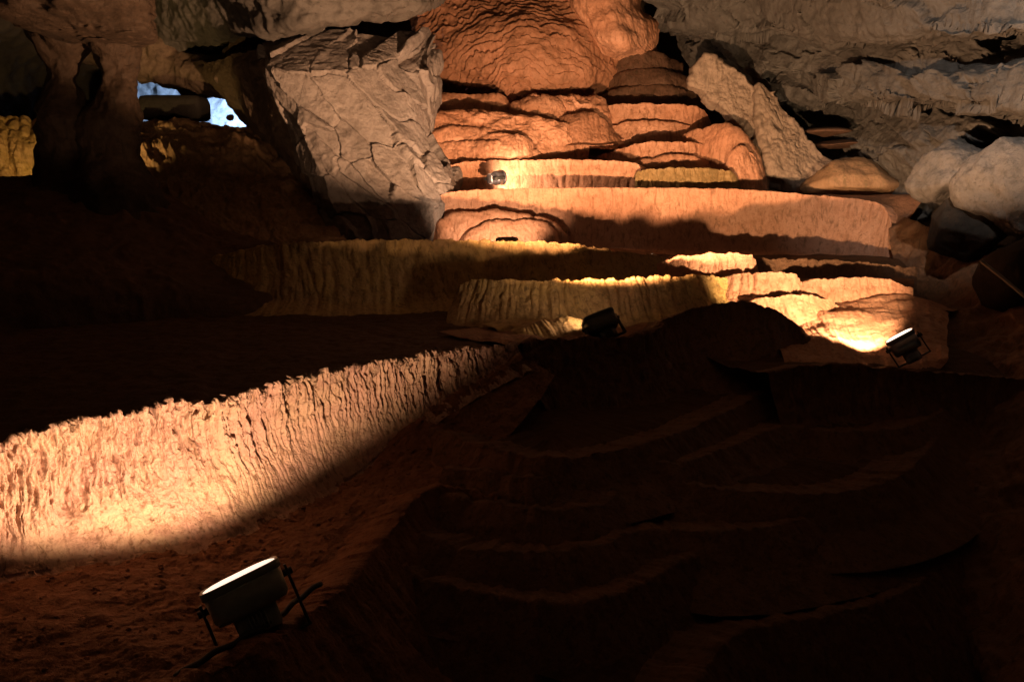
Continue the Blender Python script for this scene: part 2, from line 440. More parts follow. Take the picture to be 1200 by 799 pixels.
def tube_vf(pts, r, n=10):
    pts = np.array(pts, float); V = []; Fq = []
    T = np.gradient(pts, axis=0); T /= np.linalg.norm(T, axis=1)[:, None] + 1e-9
    ref = np.array([0.31, 0.17, 0.93])
    for p, t in zip(pts, T):
        a = np.cross(t, ref); a /= np.linalg.norm(a) + 1e-9; b_ = np.cross(t, a)
        for i in range(n):
            th = 2 * math.pi * i / n
            V.append(p + r * (math.cos(th) * a + math.sin(th) * b_))
    for k in range(len(pts) - 1):
        for i in range(n):
            j = (i + 1) % n
            Fq.append((k * n + i, k * n + j, (k + 1) * n + j, (k + 1) * n + i))
    for k, fl in ((0, True), (len(pts) - 1, False)):
        ci = len(V); V.append(pts[k])
        for i in range(0, n, 2):
            a, b_, d = k * n + i, k * n + (i + 1) % n, k * n + (i + 2) % n
            Fq.append((ci, d, b_, a) if fl else (ci, a, b_, d))
    return V, Fq
def join(*vfs):
    V = []; Fq = []
    for v, f in vfs:
        o = len(V); V += [tuple(p) for p in v]; Fq += [tuple(i + o for i in q) for q in f]
    return V, Fq
def piece(name, vf, mat, parent, sm=False):
    o = add_obj(name, new_mesh(name, vf[0], vf[1], M[mat], sm), parent)
    return o

def floodlight(label, pos, fwd, wid, w=0.34, h=0.24, color=(1, .7, .4), power=80.0, angle=165, blend=0.35, glow=12.0,
               body='alu', radius=0.03, round_=False, group='cave floodlights', yoke=0.30, aim=None):
    """floodlight with +Z as the beam: housing, front frame, glass, finned gear box, yoke with two knobs"""
    f = np.array(fwd, float); f /= np.linalg.norm(f)
    x = np.array(wid, float); x -= f * np.dot(x, f); x /= np.linalg.norm(x); y = np.cross(f, x)
    root = empty('floodlight', pos)
    root.rotation_euler = Matrix(np.stack([x, y, f], axis=1).tolist()).to_euler()
    tag(root, label, 'floodlight', group)
    pw = 2.2 if round_ else 5.0
    piece('housing', loft_vf([(w * .62, h * .62, -.132), (w * .86, h * .84, -.128), (w * .93, h * .93, -.112), (w * .96, h * .96, -.02)], (0, 0, 0), pw, 48), body, root, True)
    fr = loft_vf([(w * .96, h * .96, -.022), (w, h, -.018), (w, h, .006), (w * .985, h * .98, .010), (w * .93, h * .90, .010), (w * .92, h * .89, .001)], (0, 0, 0), pw, 48, False)
    piece('front_frame', fr, body, root, True)
    key = 'glow_%g_%g_%g_%g' % (*color, glow)
    if key not in M: M[key] = plain('lit_lamp_glass_%d' % len(M), (.9, .9, .9), 0.3, 0, tuple(0.3 + 0.7 * c for c in color), glow)
    piece('glass', loft_vf([(w * .925, h * .895, -.004), (w * .922, h * .892, .004), (w * .86, h * .83, .008), (w * .72, h * .70, .012), (w * .5, h * .5, .015), (w * .2, h * .2, .017)], (0, 0, 0), pw, 48), key, root, True)
    gear = piece('gear_box', loft_vf([(w * .50, h * .55, -.215), (w * .54, h * .60, -.205), (w * .54, h * .60, -.13)], (0, 0, 0), 7, 40), body, root, True)
    for i in range(5):
        piece('cooling_fin', box_vf(0.006, h * .70, .075, (w * (-.10 + .05 * i), 0, -.17), 0.0015), body, gear)
    yk = join(box_vf(.010, .042, yoke - .03, (-w / 2 - .012, 0, -.03 - (yoke - .03) / 2), .002),
              box_vf(.010, .042, yoke - .03, (w / 2 + .012, 0, -.03 - (yoke - .03) / 2), .002),
              box_vf(w + .040, .042, .010, (0, 0, -yoke - .002), .002))
    piece('yoke', yk, 'steel', root)
    for s in (-1, 1):
        k = piece('knob', tube_vf([(s * (w / 2 - .01), 0, -.06), (s * (w / 2 + .03), 0, -.06)], .014, 12), 'steel', root)
    ld = bpy.data.lights.new('floodlight_beam', 'SPOT')
    ld.energy = power; ld.color = color; ld.spot_size = math.radians(angle); ld.spot_blend = blend; ld.shadow_soft_size = radius
    lo = bpy.data.objects.new('beam', ld); COL.objects.link(lo); lo.parent = root
    lo.location = (0, 0, 0.024 + radius * 0.2)
    if aim is not None:
        q = np.array(aim) - np.array(pos); q /= np.linalg.norm(q)
        loc = np.array([q @ x, q @ y, q @ f])
        lo.rotation_euler = Vector((-loc).tolist()).to_track_quat('Z', 'Y').to_euler()
    else:
        lo.rotation_euler = (math.pi, 0, 0)
    return root

# view frame at a pixel: d away from the camera, r right, u up
def frame(px, py):
    d = at(px, py, 5.0) - CAM; d /= np.linalg.norm(d)
    r = np.cross(d, [0, 0, 1.0]); r /= np.linalg.norm(r); u = np.cross(r, d)
    return d, r, u

# ================================================================== SETTING
# ground below everything
g = 60
gx, gy = np.meshgrid(np.linspace(-14, 14, g), np.linspace(-3, 18, g))
Pg = vec(gx, gy, -0.75 + 0 * gx); Pg[..., 2] += 0.06 * fbm(Pg * 0.8, 4)
tag(grid_obj('cave_floor', Pg, M['mud']), kind='structure')

# near channel with the lamp: mud between the lit wall and the near rim
CB = [(-520, 775, 2.72), (-220, 714, 2.9299999999999997), (-80, 692, 3.09), (0, 677, 3.21), (100, 662, 3.3699999999999997), (180, 649, 3.53), (250, 633, 3.69), (330, 604, 4.05), (420, 553, 4.67), (500, 483, 5.1000000000000005), (560, 446, 5.3500000000000005), (612, 419, 5.550000000000001)]
CC = [(-520, 622, 2.82), (-220, 560, 3.0), (-80, 531, 3.2), (0, 515, 3.38), (120, 488, 3.74), (215, 471, 4.02), (245, 474, 4.05), (310, 452, 4.42), (400, 432, 4.85), (500, 415, 5.28), (560, 407, 5.52), (605, 401, 5.72)]
BC = [(-60, 945, 1.75), (120, 850, 2.08), (205, 806, 2.27), (255, 782, 2.41), (310, 754, 2.56), (362, 715, 2.88), (405, 684, 3.12), (438, 645, 3.50), (466, 610, 3.85), (486, 584, 4.12), (510, 570, 4.28), (545, 571, 4.28), (585, 583, 4.18)]
CR = BC[:9] + [(490, 578, 4.15), (530, 545, 4.45), (585, 505, 4.85), (630, 455, 5.25), (650, 424, 5.55)]
n_ = 300
ca = pxcurve(CB, n_); cb = pxcurve(CR, n_)
lowa = ca.copy(); lowa[:, 1] += 0.06; lowa[:, 2] += 0.012
mid = 0.55 * ca + 0.45 * cb; mid[:, 2] -= 0.045
lowb = cb.copy(); lowb[:, 2] -= 0.10
fl = patch('channel_floor', [lowa, ca - [0, .03, .0], mid, lowb], 420, 260, M['mud'], lambda P, U, V: d_mud(P, U, V, 0.017))
tag(fl, kind='structure')

# ================================================================== NEAR RIMSTONE
dam('rimstone_dam', 'brightly lit rough fluted rimstone wall along the left foreground', CC, CB, mat='near', back=0, nu=2100, nv=250, lip=0.08,
    disp=d_near, rough_rim=0.026, prof=2.9, skirt=0.12)
# its pool: the wide dark terrace
cc = pxcurve(CC, 160)
r1 = cc.copy(); r1[:, 1] += 0.12; r1[:, 2] -= 0.07
far = pxcurve([(-300, 330, 6.0), (-100, 300, 7.0), (60, 305, 8.0), (230, 330, 8.4), (400, 345, 8.3), (560, 352, 8.0), (700, 354, 7.7)], 160)
md = 0.5 * r1 + 0.5 * far; md[:, 2] = 0.53
far[:, 2] = 0.56
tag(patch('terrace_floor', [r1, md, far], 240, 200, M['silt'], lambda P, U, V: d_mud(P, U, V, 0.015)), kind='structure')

dam('rimstone_dam', 'dark near rim curving round the foreground floodlight', BC, None, side=1, out=0.34, drop=0.45, mat='mud', back=0, nu=760, nv=90, lip=0.12,
    dk=dict(f=6.0, depth=0.016), rough_rim=0.018, prof=1.1, skirt=0.3, rimw=2.6)

# ================================================================== DARK TERRACES, CENTRE AND RIGHT
def zc(pts, z):
    """pixel control points lying at height z"""
    out = []
    for (px, py) in pts:
        p = atz(px, py, z); out.append((px, py, p[1]))
    return out
dk_ = dict(f=6.0, depth=0.010)
def soft_dam(label, pts, z, drop, out, back, nu=460):
    dam('rimstone_dam', label, zc(pts, z), None, out=out, drop=drop, mat='umber', floor='silt', back=back, nu=nu, nv=60, dk=dk_, lip=0.05, prof=1.0, rimw=1.6, rough_rim=0.018, skirt=0.25)
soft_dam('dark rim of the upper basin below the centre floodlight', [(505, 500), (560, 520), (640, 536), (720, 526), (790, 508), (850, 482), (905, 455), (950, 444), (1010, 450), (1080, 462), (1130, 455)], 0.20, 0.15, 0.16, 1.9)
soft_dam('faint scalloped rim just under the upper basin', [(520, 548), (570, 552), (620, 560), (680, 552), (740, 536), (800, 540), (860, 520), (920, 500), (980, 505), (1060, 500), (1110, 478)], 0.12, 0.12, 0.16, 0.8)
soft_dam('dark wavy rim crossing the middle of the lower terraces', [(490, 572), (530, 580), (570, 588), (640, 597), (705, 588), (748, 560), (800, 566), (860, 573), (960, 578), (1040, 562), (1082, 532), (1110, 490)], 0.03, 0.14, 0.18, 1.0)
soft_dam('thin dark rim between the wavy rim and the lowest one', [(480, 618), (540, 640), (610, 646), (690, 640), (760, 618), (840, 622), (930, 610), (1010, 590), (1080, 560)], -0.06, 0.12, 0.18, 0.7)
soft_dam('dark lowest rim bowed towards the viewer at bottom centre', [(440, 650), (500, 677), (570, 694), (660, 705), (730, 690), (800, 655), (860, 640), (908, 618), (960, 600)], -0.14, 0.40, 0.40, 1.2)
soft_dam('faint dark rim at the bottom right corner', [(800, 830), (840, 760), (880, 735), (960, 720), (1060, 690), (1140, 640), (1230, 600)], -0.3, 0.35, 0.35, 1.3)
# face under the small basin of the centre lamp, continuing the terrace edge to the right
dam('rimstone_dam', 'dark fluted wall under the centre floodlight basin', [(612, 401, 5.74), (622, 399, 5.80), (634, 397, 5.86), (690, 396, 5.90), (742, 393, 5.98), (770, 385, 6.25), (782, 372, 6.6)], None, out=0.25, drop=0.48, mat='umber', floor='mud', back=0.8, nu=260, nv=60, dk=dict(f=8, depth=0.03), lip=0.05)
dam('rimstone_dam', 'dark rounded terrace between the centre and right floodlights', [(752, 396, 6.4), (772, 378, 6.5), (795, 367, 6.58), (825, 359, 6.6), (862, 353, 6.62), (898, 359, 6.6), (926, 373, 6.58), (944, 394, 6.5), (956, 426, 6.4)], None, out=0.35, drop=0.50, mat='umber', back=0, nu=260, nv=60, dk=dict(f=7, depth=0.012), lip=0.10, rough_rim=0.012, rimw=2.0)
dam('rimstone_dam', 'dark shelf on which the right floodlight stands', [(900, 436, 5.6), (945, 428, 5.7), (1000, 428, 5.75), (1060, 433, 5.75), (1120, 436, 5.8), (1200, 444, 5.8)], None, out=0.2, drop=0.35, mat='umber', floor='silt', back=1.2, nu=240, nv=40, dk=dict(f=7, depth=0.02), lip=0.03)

dam('rimstone_dam', 'short glowing yellow lip just left of the centre floodlight', [(600, 392, 6.35), (622, 380, 6.45), (645, 374, 6.5), (668, 372, 6.5), (684, 376, 6.55), (692, 390, 6.6)],
    [(600, 398, 6.2), (622, 397, 6.18), (645, 396, 6.2), (668, 396, 6.22), (688, 396, 6.3), (698, 396, 6.5)], mat='yellow', floor='yellow', back=0.3, nu=200, nv=40, dk=dict(f=9, depth=0.012), lip=0.03, prof=0.8)

# ================================================================== OCHRE DAMS IN THE MIDDLE
dam('rimstone_dam', 'ochre fluted dam directly behind the centre floodlight', [(535, 338, 7.45), (552, 329, 7.45), (575, 327, 7.4), (620, 328, 7.4), (700, 327, 7.42), (780, 324, 7.5), (820, 322, 7.62), (848, 326, 7.8), (862, 336, 8.0)],
    [(525, 362, 7.3), (550, 362, 7.2), (575, 363, 7.18), (620, 364, 7.15), (700, 364, 7.15), (780, 362, 7.2), (825, 358, 7.35), (856, 354, 7.6), (872, 352, 7.9)], mat='yellow', back=1.4, nu=620, nv=60, dk=dict(f=8, depth=0.026), lip=0.16, prof=1.4)
dam('rimstone_dam', 'tall ochre dam fading to dark at its left end', [(150, 330, 9.2), (210, 312, 8.6), (265, 298, 8.25), (310, 288, 8.08), (350, 284, 8.0), (400, 282, 8.05), (500, 281, 8.2), (600, 282, 8.5), (660, 284, 8.7), (720, 294, 8.85), (765, 299, 9.0), (800, 304, 9.3), (820, 310, 9.7)],
    [(130, 345, 8.8), (200, 342, 8.2), (260, 345, 7.9), (310, 349, 7.75), (350, 352, 7.7), (400, 355, 7.7), (500, 352, 7.85), (600, 330, 8.3), (660, 327, 8.45), (720, 325, 8.6), (770, 326, 8.75), (808, 328, 9.0), (830, 330, 9.4)], mat='yellow', back=2.0, nu=800, nv=80, dk=dict(f=7, depth=0.022), lip=0.08, prof=1.3)

dam('rimstone_dam', 'brown dam behind the bright right terraces, shade in its colour', [(740, 306, 9.2), (800, 303, 9.0), (870, 302, 8.9), (940, 304, 8.9), (1010, 307, 8.9), (1075, 314, 8.8)],
    [(740, 335, 9.0), (800, 335, 8.75), (870, 335, 8.65), (940, 336, 8.65), (1010, 340, 8.6), (1075, 345, 8.5)], mat='umber', floor='silt', back=2.0, nu=360, nv=50, dk=dict(f=7, depth=0.02), lip=0.04, prof=1.3)  # umber colour holds this dam's shade

# ================================================================== PINK TERRACES
dam('rimstone_dam', 'long pink dam with a smooth level rim below the lit niche', [(480, 250, 10.6), (505, 236, 10.55), (530, 225, 10.6), (600, 221, 10.7), (750, 220, 10.8), (870, 222, 10.8), (960, 229, 10.7), (1010, 234, 10.5), (1034, 241, 10.3), (1046, 262, 10.1)],
    [(480, 290, 10.4), (505, 290, 10.35), (530, 290, 10.4), (600, 290, 10.45), (750, 291, 10.5), (870, 293, 10.5), (960, 297, 10.4), (1010, 300, 10.2), (1034, 302, 10.0), (1046, 303, 9.9)], mat='pink', back=1.3, nu=900, nv=80, dk=dict(f=7, depth=0.009), lip=0.02, prof=1.3, rough_rim=0.008)
def lobe(label, crest, base, mat='pink', dk=None, disp=d_flow, back=0.5, prof=0.55, nu=260, nv=60, lip=0.03, name='flowstone_lobe', rough_rim=0.01):
    return dam(name, label, crest, base, mat=mat, back=back, nu=nu, nv=nv, disp=disp, dk=dk or dict(a=0.06), lip=lip, prof=prof, rough_rim=rough_rim, cat='flowstone', group='flowstone lobes and ledges', floor='brown', skirt=0.1)
lobe('smooth pink lobe low on the left with a dark crack over it', [(506, 284, 10.3), (512, 264, 10.36), (530, 251, 10.42), (575, 247, 10.44), (620, 250, 10.44), (648, 262, 10.42), (664, 278, 10.40)],
     [(506, 294, 10.2), (514, 294, 10.2), (535, 294, 10.22), (575, 294, 10.25), (620, 294, 10.25), (648, 294, 10.28), (666, 294, 10.3)])
lobe('low rounded pink lobe in front with a thin rim line', [(536, 288, 10.16), (552, 268, 10.25), (585, 258, 10.28), (622, 257, 10.3), (645, 268, 10.3), (655, 286, 10.26)],
     [(540, 294, 10.1), (560, 294, 10.08), (590, 294, 10.08), (625, 294, 10.1), (648, 294, 10.14), (655, 294, 10.18)])
dam('rimstone_dam', 'bright peach dam behind the small round floodlight', [(505, 205, 11.3), (525, 194, 11.4), (560, 189, 11.5), (640, 187, 11.6), (700, 188, 11.6), (744, 191, 11.5), (752, 200, 11.4)],
    [(505, 226, 11.1), (525, 226, 11.2), (560, 226, 11.3), (640, 226, 11.45), (700, 226, 11.4), (744, 226, 11.35), (752, 226, 11.3)], mat='pink', back=0.9, nu=400, nv=50, dk=dict(f=6, depth=0.012), lip=0.03, prof=1.3, rough_rim=0.012)
dam('rimstone_dam', 'short olive tinted dam right of the lit niche', [(744, 208, 11.3), (752, 199, 11.3), (800, 197, 11.25), (848, 199, 11.3), (862, 206, 11.35), (868, 218, 11.4)],
    [(744, 226, 11.15), (752, 226, 11.15), (800, 226, 11.1), (848, 226, 11.15), (862, 226, 11.2), (868, 226, 11.3)], mat='olive', back=0.9, nu=300, nv=40, dk=dict(f=6, depth=0.02), lip=0.03, prof=1.3)
dam('rimstone_dam', 'upper pink dam above the olive tinted one', [(690, 186, 12.5), (735, 172, 12.1), (755, 167, 12.0), (790, 166, 11.95), (820, 168, 12.0), (836, 176, 12.1), (842, 195, 12.2)],
    [(690, 205, 12.4), (735, 205, 11.9), (755, 205, 11.8), (790, 205, 11.7), (820, 205, 11.8), (836, 205, 11.9), (842, 205, 12.1)], mat='pink', back=0.9, nu=300, nv=40, dk=dict(f=5, depth=0.02), lip=0.03, prof=1.3)
dam('rimstone_dam', 'highest long pink dam with a straight rim', [(690, 140, 13.1), (702, 126, 13.0), (740, 122, 12.95), (790, 122, 12.9), (818, 126, 12.9), (830, 136, 13.0), (836, 155, 13.1)],
    [(690, 172, 12.9), (702, 172, 12.8), (740, 172, 12.7), (790, 172, 12.65), (818, 172, 12.7), (830, 172, 12.8), (836, 172, 12.9)], mat='pink', back=1.0, nu=300, nv=50, dk=dict(f=4, depth=0.02), lip=0.03, prof=1.3)
lobe('curved lobe stepping down at the right end of the pink terraces', [(800, 158, 12.4), (830, 146, 12.1), (855, 144, 11.9), (878, 158, 11.8), (890, 185, 11.75), (894, 222, 11.7)],
     [(800, 226, 12.1), (830, 226, 11.8), (855, 226, 11.5), (878, 226, 11.5), (898, 228, 11.6), (908, 230, 11.6)])
lobe('narrow dim lobe hanging beside the leaning slab', [(850, 140, 12.8), (880, 138, 12.5), (900, 150, 12.3), (915, 180, 12.1), (920, 222, 12.0)],
     [(850, 226, 12.5), (880, 226, 12.2), (900, 228, 12.0), (918, 230, 11.95), (930, 232, 11.9)], mat='brown')
lobe('rough pink ledge left of the niche with jagged lower edge', [(478, 190, 12.0), (486, 160, 12.1), (500, 138, 12.2), (545, 130, 12.3), (600, 133, 12.3), (650, 142, 12.3), (690, 152, 12.5)],
     [(478, 200, 11.9), (486, 198, 11.8), (500, 196, 11.8), (545, 194, 11.85), (600, 194, 11.9), (650, 192, 12.0), (690, 190, 12.3)], disp=d_rock, dk=dict(a=0.055, s=2.0), nu=360, nv=110)
lobe('small lobe with jagged edge just above the round floodlight', [(490, 188, 11.9), (505, 172, 11.9), (540, 166, 11.85), (580, 168, 11.8), (620, 172, 11.9), (642, 182, 12.0)],
     [(490, 200, 11.75), (505, 200, 11.7), (540, 200, 11.65), (580, 198, 11.65), (620, 198, 11.75), (642, 196, 11.9)], disp=d_rock, dk=dict(a=0.045, s=2.4), nu=300, nv=60)
lobe('smooth pink ledge at the upper left beneath the dark gap', [(482, 140, 13.0), (492, 118, 13.0), (510, 110, 13.0), (545, 108, 13.0), (580, 111, 13.0), (600, 122, 13.1), (612, 140, 13.2)],
     [(482, 150, 12.8), (492, 150, 12.7), (510, 150, 12.65), (545, 150, 12.65), (580, 150, 12.65), (600, 150, 12.8), (612, 150, 12.9)])
lobe('rough brown block of flowstone in the middle of the upper terraces', [(590, 136, 13.0), (605, 118, 12.9), (650, 112, 12.9), (690, 113, 12.9), (712, 120, 13.0), (722, 150, 13.1)],
     [(590, 170, 12.7), (605, 170, 12.6), (650, 172, 12.5), (690, 172, 12.5), (712, 172, 12.6), (722, 172, 12.8)], disp=d_rock, dk=dict(a=0.07, s=1.8), nu=300, nv=90)

lobe('small rounded lobe topping the middle of the upper terraces', [(596, 140, 13.0), (606, 122, 12.85), (630, 113, 12.8), (655, 116, 12.8), (668, 134, 12.95)],
     [(590, 165, 12.6), (604, 166, 12.45), (630, 168, 12.4), (658, 168, 12.4), (674, 166, 12.6)], dk=dict(a=0.09))
lobe('drooping brown lobe overlapping the rough pink ledge', [(632, 156, 12.65), (645, 142, 12.55), (675, 134, 12.5), (705, 138, 12.5), (722, 156, 12.65)],
     [(626, 162, 12.4), (642, 166, 12.25), (675, 168, 12.2), (708, 168, 12.25), (728, 164, 12.45)], dk=dict(a=0.09), mat='mound')
lobe('low domed lobe left of the dark hollow', [(545, 182, 12.1), (556, 163, 11.95), (585, 154, 11.9), (615, 158, 11.9), (632, 180, 12.1)],
     [(540, 196, 11.8), (556, 197, 11.7), (585, 198, 11.65), (618, 198, 11.7), (638, 196, 11.9)], dk=dict(a=0.09))
lobe('tall rounded lobe low at the right end of the pink terraces', [(846, 220, 11.7), (852, 190, 11.6), (866, 172, 11.55), (884, 178, 11.6), (896, 205, 11.7), (902, 226, 11.8)],
     [(842, 228, 11.5), (850, 229, 11.4), (866, 230, 11.35), (888, 230, 11.4), (902, 230, 11.5), (910, 231, 11.7)], dk=dict(a=0.08))
lobe('thin lip halfway down the highest long pink dam', [(700, 158, 12.85), (716, 146, 12.78), (750, 141, 12.74), (790, 143, 12.72), (816, 149, 12.76), (832, 162, 12.9)],
     [(700, 176, 12.7), (716, 176, 12.62), (750, 176, 12.58), (790, 176, 12.56), (816, 176, 12.6), (832, 176, 12.75)], dk=dict(a=0.05), back=0.2)
lobe('thin lip low on the upper pink dam above the olive one', [(738, 196, 11.9), (752, 186, 11.82), (785, 181, 11.78), (815, 184, 11.8), (838, 194, 11.95)],
     [(738, 206, 11.75), (752, 206, 11.66), (785, 206, 11.62), (815, 206, 11.66), (838, 206, 11.85)], dk=dict(a=0.05), back=0.2)
lobe('thin rough lip across the middle of the rough pink ledge', [(488, 176, 11.95), (505, 160, 11.98), (535, 150, 12.02), (575, 152, 12.02), (600, 158, 12.02), (625, 172, 12.1)],
     [(488, 198, 11.78), (505, 198, 11.76), (535, 197, 11.76), (575, 197, 11.78), (600, 197, 11.82), (625, 196, 11.95)], disp=d_rock, dk=dict(a=0.05, s=2.2), back=0.2)
# flowstone mound with scalloped skin
def d_scallop(P, U, V):
    cx = at(620, 105, 13.6)
    r = np.sqrt(((P[..., 0] - cx[0]) * 0.8) ** 2 + (P[..., 2] - cx[2] + 0.5) ** 2)
    r = r + 0.16 * fbm(P * 2.0, 4)
    s = r * 8.5
    saw = s - np.floor(s)
    m = smooth(perlin(P * 1.2 + 3) + 0.5, 0.1, 0.6)
    return 0.10 * fbm(P * 1.1, 4) + 0.055 * (saw ** 0.7 - 0.5) * (0.35 + 0.65 * m) + 0.016 * fbm(P * 7, 3)
t = empty('flowstone_mound', at(610, 118, 13.6)); tag(t, 'bulging brown flowstone mound with scalloped skin at the top', 'flowstone', 'flowstone lobes and ledges')
patch('mound_skin', [[(470, -30, 14.6), (540, -25, 14.4), (620, -20, 14.2), (700, -22, 14.4), (740, -20, 14.8)],
                [(478, 15, 14.5), (540, 12, 14.0), (620, 8, 13.7), (690, 15, 13.9), (735, 20, 14.6)],
                [(485, 50, 14.4), (540, 45, 13.6), (620, 40, 13.2), (690, 50, 13.5), (735, 55, 14.4)],
                [(490, 90, 14.4), (540, 85, 13.6), (620, 85, 13.1), (690, 90, 13.4), (735, 90, 14.3)],
                [(495, 112, 14.6), (540, 112, 14.2), (620, 128, 13.4), (690, 120, 13.8), (735, 115, 14.5)],
                [(495, 135, 14.9), (540, 135, 14.7), (620, 150, 14.1), (690, 140, 14.4), (735, 140, 14.8)]], 460, 420, M['mound'], d_scallop, t)
t = empty('flowstone_curtain', at(710, 60, 14.0)); tag(t, 'smooth pale pink flowstone curtain beside the scalloped mound', 'flowstone', 'flowstone lobes and ledges')
patch('curtain_skin', [[(640, -45, 14.4), (690, -45, 13.8), (740, -45, 13.9), (790, -45, 14.6)],
                [(650, 0, 14.3), (690, 0, 13.5), (725, 0, 13.5), (752, 5, 14.4)],
                [(668, 30, 14.2), (700, 30, 13.3), (740, 28, 13.4), (772, 28, 14.3)],
                [(680, 52, 14.2), (705, 54, 13.35), (745, 54, 13.4), (772, 52, 14.3)],
                [(685, 72, 14.6), (705, 72, 14.2), (745, 70, 14.2), (770, 68, 14.7)]], 220, 200, M['pink'], lambda P, U, V: d_flow(P, U, V, 0.09), t)
for i, (y0, x0, x1, Y, lab) in enumerate([(60, 715, 800, 14.0, 'top dim brown ledge of the stack right of the curtain'), (80, 712, 812, 13.8, 'middle dim brown ledge of the stack right of the curtain'), (100, 700, 822, 13.6, 'lowest dim brown ledge of the stack right of the curtain')]):
    xs = np.linspace(x0, x1, 5)
    lobe(lab, [(xs[0], y0 + 14, Y + .2), (xs[1], y0 + 2, Y), (xs[2], y0, Y), (xs[3], y0 + 3, Y), (xs[4], y0 + 14, Y + .2)],
         [(xs[0], y0 + 40, Y), (xs[1], y0 + 40, Y - .25), (xs[2], y0 + 40, Y - .3), (xs[3], y0 + 40, Y - .25), (xs[4], y0 + 40, Y)], mat='rust')

# ================================================================== BRIGHT TERRACES AT THE RIGHT LAMP
dam('rimstone_dam', 'small bright dam at the top of the right floodlight pool', [(770, 308, 8.2), (800, 300, 8.1), (840, 297, 8.05), (872, 297, 8.0), (883, 302, 8.05), (887, 318, 8.2)],
    [(770, 326, 8.1), (800, 326, 8.0), (840, 326, 7.95), (872, 326, 7.9), (888, 326, 7.95), (894, 328, 8.1)], mat='pink', back=0.7, nu=260, nv=40, dk=dict(f=8, depth=0.016), lip=0.04, prof=1.2)
dam('rimstone_dam', 'second bright dam stepping down towards the right floodlight', [(842, 332, 7.9), (856, 323, 7.82), (890, 319, 7.78), (926, 320, 7.78), (936, 326, 7.85), (941, 345, 8.0)],
    [(842, 352, 7.7), (856, 352, 7.6), (890, 354, 7.55), (926, 354, 7.58), (940, 354, 7.7), (948, 356, 7.9)], mat='pink', back=0.25, nu=260, nv=40, dk=dict(f=7, depth=0.016), lip=0.03, prof=1.2)
dam('rimstone_dam', 'long low lit dam behind the right floodlight', [(930, 336, 8.15), (950, 328, 8.1), (1000, 325, 8.1), (1040, 327, 8.1), (1070, 338, 8.0)],
    [(930, 356, 8.0), (950, 356, 7.95), (1000, 356, 7.95), (1040, 358, 7.95), (1070, 362, 7.9)], mat='pink', back=0.9, nu=260, nv=40, dk=dict(f=6, depth=0.016), lip=0.04, prof=1.2)
dam('rimstone_dam', 'short glowing dam just above the glaring mound', [(866, 360, 7.5), (884, 351, 7.45), (915, 346, 7.45), (945, 346, 7.5), (968, 350, 7.6), (985, 360, 7.7)],
    [(880, 388, 7.15), (895, 388, 7.1), (920, 388, 7.1), (948, 386, 7.15), (972, 382, 7.3), (992, 378, 7.5)], mat='pink', back=0.3, nu=240, nv=50, dk=dict(f=6, depth=0.018), lip=0.04, prof=1.3)
lobe('glaring pale mound struck by the right floodlight', [(905, 402, 6.8), (930, 380, 7.2), (960, 364, 7.55), (1000, 353, 7.8), (1045, 346, 7.95), (1080, 349, 7.9), (1110, 362, 7.7)],
     [(922, 426, 5.95), (948, 424, 6.0), (975, 424, 6.0), (1015, 424, 6.05), (1050, 424, 6.05), (1080, 424, 6.1), (1110, 424, 6.1)], dk=dict(a=0.06), prof=1.0, nv=110, nu=300)

# ================================================================== ROCK FACE, SLABS, RIGHT WALL
t = empty('rock_face', at(430, 285, 10.2)); tag(t, 'rosy grey fractured limestone face left of the pink terraces', 'rock face')
fractured(t, [[(296, 66, 13.4), (314, 56, 11.4), (380, 44, 11.2), (450, 38, 11.4), (498, 34, 11.7), (508, 34, 12.2)],
              [(300, 95, 13.2), (314, 80, 10.7), (380, 75, 10.5), (450, 70, 10.8), (500, 68, 11.3), (512, 66, 12.2)],
              [(312, 120, 13.0), (326, 120, 10.6), (390, 120, 10.4), (450, 120, 10.6), (496, 115, 11.1), (512, 115, 12.2)],
              [(330, 160, 12.8), (345, 160, 10.5), (400, 160, 10.3), (450, 165, 10.4), (484, 170, 10.8), (505, 172, 12.0)],
              [(350, 200, 12.6), (366, 205, 10.4), (415, 205, 10.1), (465, 210, 10.2), (512, 214, 10.4), (545, 214, 11.6)],
              [(375, 245, 12.4), (388, 250, 10.35), (430, 250, 10.1), (475, 250, 10.1), (515, 240, 10.25), (540, 240, 11.4)],
              [(385, 292, 12.2), (398, 296, 10.3), (440, 296, 10.0), (480, 296, 10.0), (505, 294, 10.1), (520, 292, 11.2)]],
          480, 480, 150, 'rose', seed=12, amp=0.05, tilt=0.24, crack=0.10, cw=0.03, stretch=(1.25, 0.85), warp=0.10, flat=0.9)
# left flank of the same rock, its shade put into a darker colour
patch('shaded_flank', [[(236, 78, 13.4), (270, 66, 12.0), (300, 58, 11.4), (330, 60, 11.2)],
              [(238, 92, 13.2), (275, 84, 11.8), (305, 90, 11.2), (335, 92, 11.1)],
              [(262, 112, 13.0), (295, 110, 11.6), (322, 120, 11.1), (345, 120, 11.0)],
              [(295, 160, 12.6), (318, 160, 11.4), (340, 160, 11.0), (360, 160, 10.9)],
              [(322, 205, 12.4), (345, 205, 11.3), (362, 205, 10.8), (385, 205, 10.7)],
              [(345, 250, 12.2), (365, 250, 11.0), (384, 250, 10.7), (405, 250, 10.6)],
              [(355, 296, 12.0), (375, 296, 10.9), (394, 296, 10.6), (415, 296, 10.5)]], 160, 240, M['dark'], lambda P, U, V: d_rock(P, U, V, 0.07, 1.5), t)

